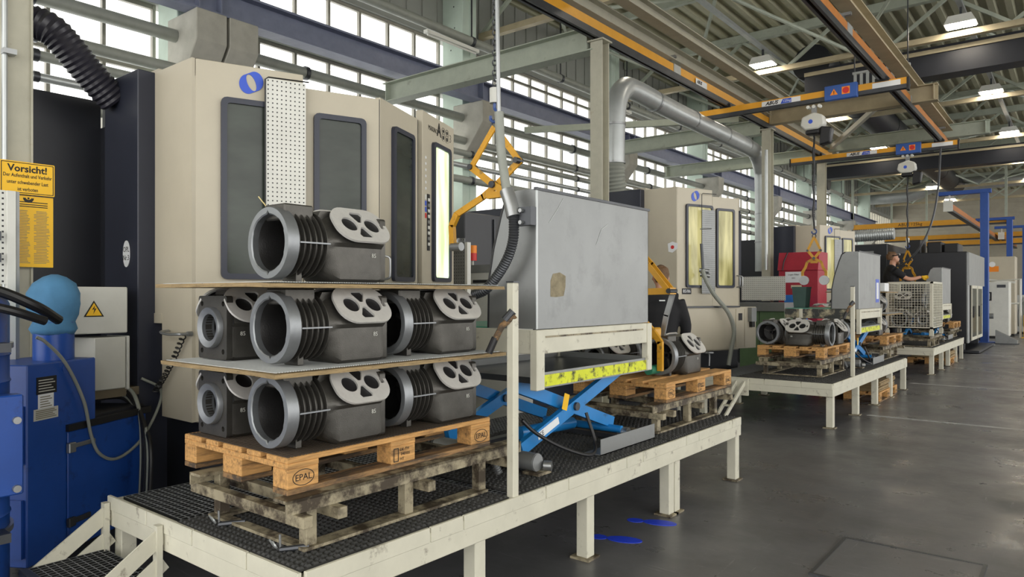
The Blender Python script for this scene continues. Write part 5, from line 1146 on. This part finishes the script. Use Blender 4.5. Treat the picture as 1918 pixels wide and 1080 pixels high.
def eyes(parent, c, f):
    c = Vector(c); f = Vector(f); r_ = f.cross(Vector((0, 0, 1))).normalized()
    for s in (-1, 1): MB().obox(c + r_ * .032 * s + f * .083 + Vector((0, 0, .018)), r_ * .012, f * .004, Vector((0, 0, .005))).build('eye', blk, parent)
    MB().obox(c + f * .086 - Vector((0, 0, .062)), r_ * .02, f * .004, Vector((0, 0, .003))).build('mouth', redlab, parent)
# man seen from behind; local y = facing direction
t = thing('person', 'man in black long-sleeved top with short hair seen from behind beside the gripper', 'person', (-3.56, 7.02, 0), R(32))
hc = (0, .02, 1.68)
body = skinned('body', head(hc, (0, 1, 0)) + [([(0, 0, .95), (0, 0, 1.2), (0, 0, 1.5)], [.13, .14, .1], (1.15, .75)), ([(.09, 0, .95), (.1, .01, .5), (.1, -.02, .08)], [.085, .058, .04]), ([(-.09, 0, .95), (-.1, .01, .5), (-.1, -.02, .08)], [.085, .058, .04]), ([(.1, -.03, .05), (.1, .14, .04)], [.04, .035]), ([(-.1, -.03, .05), (-.1, .14, .04)], [.04, .035]),
    ([(.2, 0, 1.43), (.26, .02, 1.17), (.25, .16, .98)], [.05, .042, .03]), ([(-.2, 0, 1.43), (-.27, .14, 1.3), (-.2, .32, 1.5)], [.05, .042, .03])] + hand((.25, .17, .97), (-.1, .9, -.3), (1, 0, 0)) + hand((-.2, .33, 1.5), (.1, .6, .5), (1, 0, 0), .9), skin, t)
eyes(t, hc, (0, 1, 0))
skinned('shirt', [([(0, 0, .9), (0, 0, 1.1), (0, -.005, 1.32), (0, -.005, 1.47)], [.165, .15, .175, .115], (1.18, .8)), ([(-.17, 0, 1.45), (0, -.01, 1.5), (.17, 0, 1.45)], [.07, .08, .07]), ([(.18, 0, 1.44), (.265, .02, 1.17), (.25, .13, 1.01)], [.075, .062, .048]), ([(-.18, 0, 1.44), (-.275, .14, 1.3), (-.21, .29, 1.46)], [.075, .062, .048])], shirt, t)
skinned('trousers', [([(0, 0, 1.0), (0, 0, .85)], [.15, .15], (1.15, .85)), ([(.09, 0, .92), (.1, .01, .5), (.1, -.02, .1)], [.1, .08, .07]), ([(-.09, 0, .92), (-.1, .01, .5), (-.1, -.02, .1)], [.1, .08, .07])], trous, t)
skinned('hair', [([(0, -.03, 1.79), (0, -.03, 1.72), (0, -.055, 1.64)], [.075, .09, .062]), ([(0, .05, 1.775), (0, -.06, 1.74)], [.06, .08])], hair, t, .01, 3)
for s in (-1, 1): MB().loft([[(s * .1 + dx, dy, z) for dx, dy in ((-.05, -.1), (.05, -.1), (.055, .1), (.03, .19), (-.03, .19), (-.055, .1))] for z in (.0, .06)]).build('shoe', blk, t, bevel=.015)
MB().obox((.0, -.135, 1.44), (.03, 0, 0), (0, .006, .001), (0, 0, .006)).build('collar_mark', paperm, t)
# man in profile with yellow gloves
t = thing('person', 'bearded man in black t-shirt with yellow gloves holding the far tongs', 'person', (-3.2, 16.95, .515), R(-58))
hc = (0, .06, 1.76)
body = skinned('body', head(hc, (0, 1, 0)) + [([(0, 0, .98), (0, 0, 1.25), (0, 0, 1.55)], [.13, .145, .1], (1.15, .78)), ([(.1, 0, .98), (.11, .01, .52), (.11, -.02, .08)], [.09, .06, .042]), ([(-.1, 0, .98), (-.11, .01, .52), (-.11, -.02, .08)], [.09, .06, .042]), ([(.11, -.03, .05), (.11, .15, .04)], [.042, .036]), ([(-.11, -.03, .05), (-.11, .15, .04)], [.042, .036]),
    ([(.21, 0, 1.49), (.26, .24, 1.32), (.2, .52, 1.36)], [.055, .046, .033]), ([(-.21, 0, 1.49), (-.3, .08, 1.25), (-.16, .12, 1.48)], [.055, .046, .033])], skin, t)
eyes(t, hc, (0, 1, 0))
skinned('glove', hand((.2, .53, 1.36), (-.05, 1, 0), (0, 0, 1), .9), glove, t, .009, 3)
skinned('glove', hand((-.16, .12, 1.47), (.3, .3, .9), (1, 0, 0), .9), glove, t, .009, 3)
skinned('shirt', [([(0, 0, .92), (0, 0, 1.14), (0, -.005, 1.38), (0, -.005, 1.53)], [.165, .155, .18, .115], (1.18, .85)), ([(-.18, 0, 1.5), (0, -.01, 1.56), (.18, 0, 1.5)], [.075, .08, .075]), ([(.19, 0, 1.5), (.25, .17, 1.36)], [.085, .07]), ([(-.19, 0, 1.5), (-.27, .04, 1.36)], [.085, .07])], shirt, t)
skinned('trousers', [([(0, 0, 1.02), (0, 0, .88)], [.155, .155], (1.15, .85)), ([(.1, 0, .95), (.11, .01, .52), (.11, -.02, .1)], [.105, .082, .07]), ([(-.1, 0, .95), (-.11, .01, .52), (-.11, -.02, .1)], [.105, .082, .07])], trous, t)
skinned('hair', [([(0, .03, 1.87), (0, -.01, 1.8), (0, -.02, 1.73)], [.072, .09, .06]), ([(0, .09, 1.86), (0, -.04, 1.83)], [.055, .08])], hair, t, .01, 3)
skinned('beard', [([(-.05, .12, 1.69), (0, .145, 1.655), (.05, .12, 1.69)], [.03, .035, .03])], hair, t, .01, 3)
mb = MB(); mb.tube([(.1 * math.cos(a), .055 + .1 * math.sin(a), 1.825 + .02 * math.sin(a)) for a in [2 * math.pi * i / 24 for i in range(25)]], .012, 6); mb.build('goggles_strap', blk, t); MB().box(-.06, .06, .145, .165, 1.82, 1.87).build('goggles', steel, t, bevel=.008)
for s in (-1, 1): MB().loft([[(s * .11 + dx, dy, z) for dx, dy in ((-.05, -.1), (.05, -.1), (.055, .1), (.03, .19), (-.03, .19), (-.055, .1))] for z in (.0, .06)]).build('shoe', blk, t, bevel=.015)
MB().tube(spline([(-.16, .17, 1.56), (-.02, .35, 1.72), (.1, .55, 2.0), (.15, .75, 2.5), (.1, .9, 3.2), (.0, 1.0, 4.1)], 8), .02, 8).build('control_cable', steeld, t)
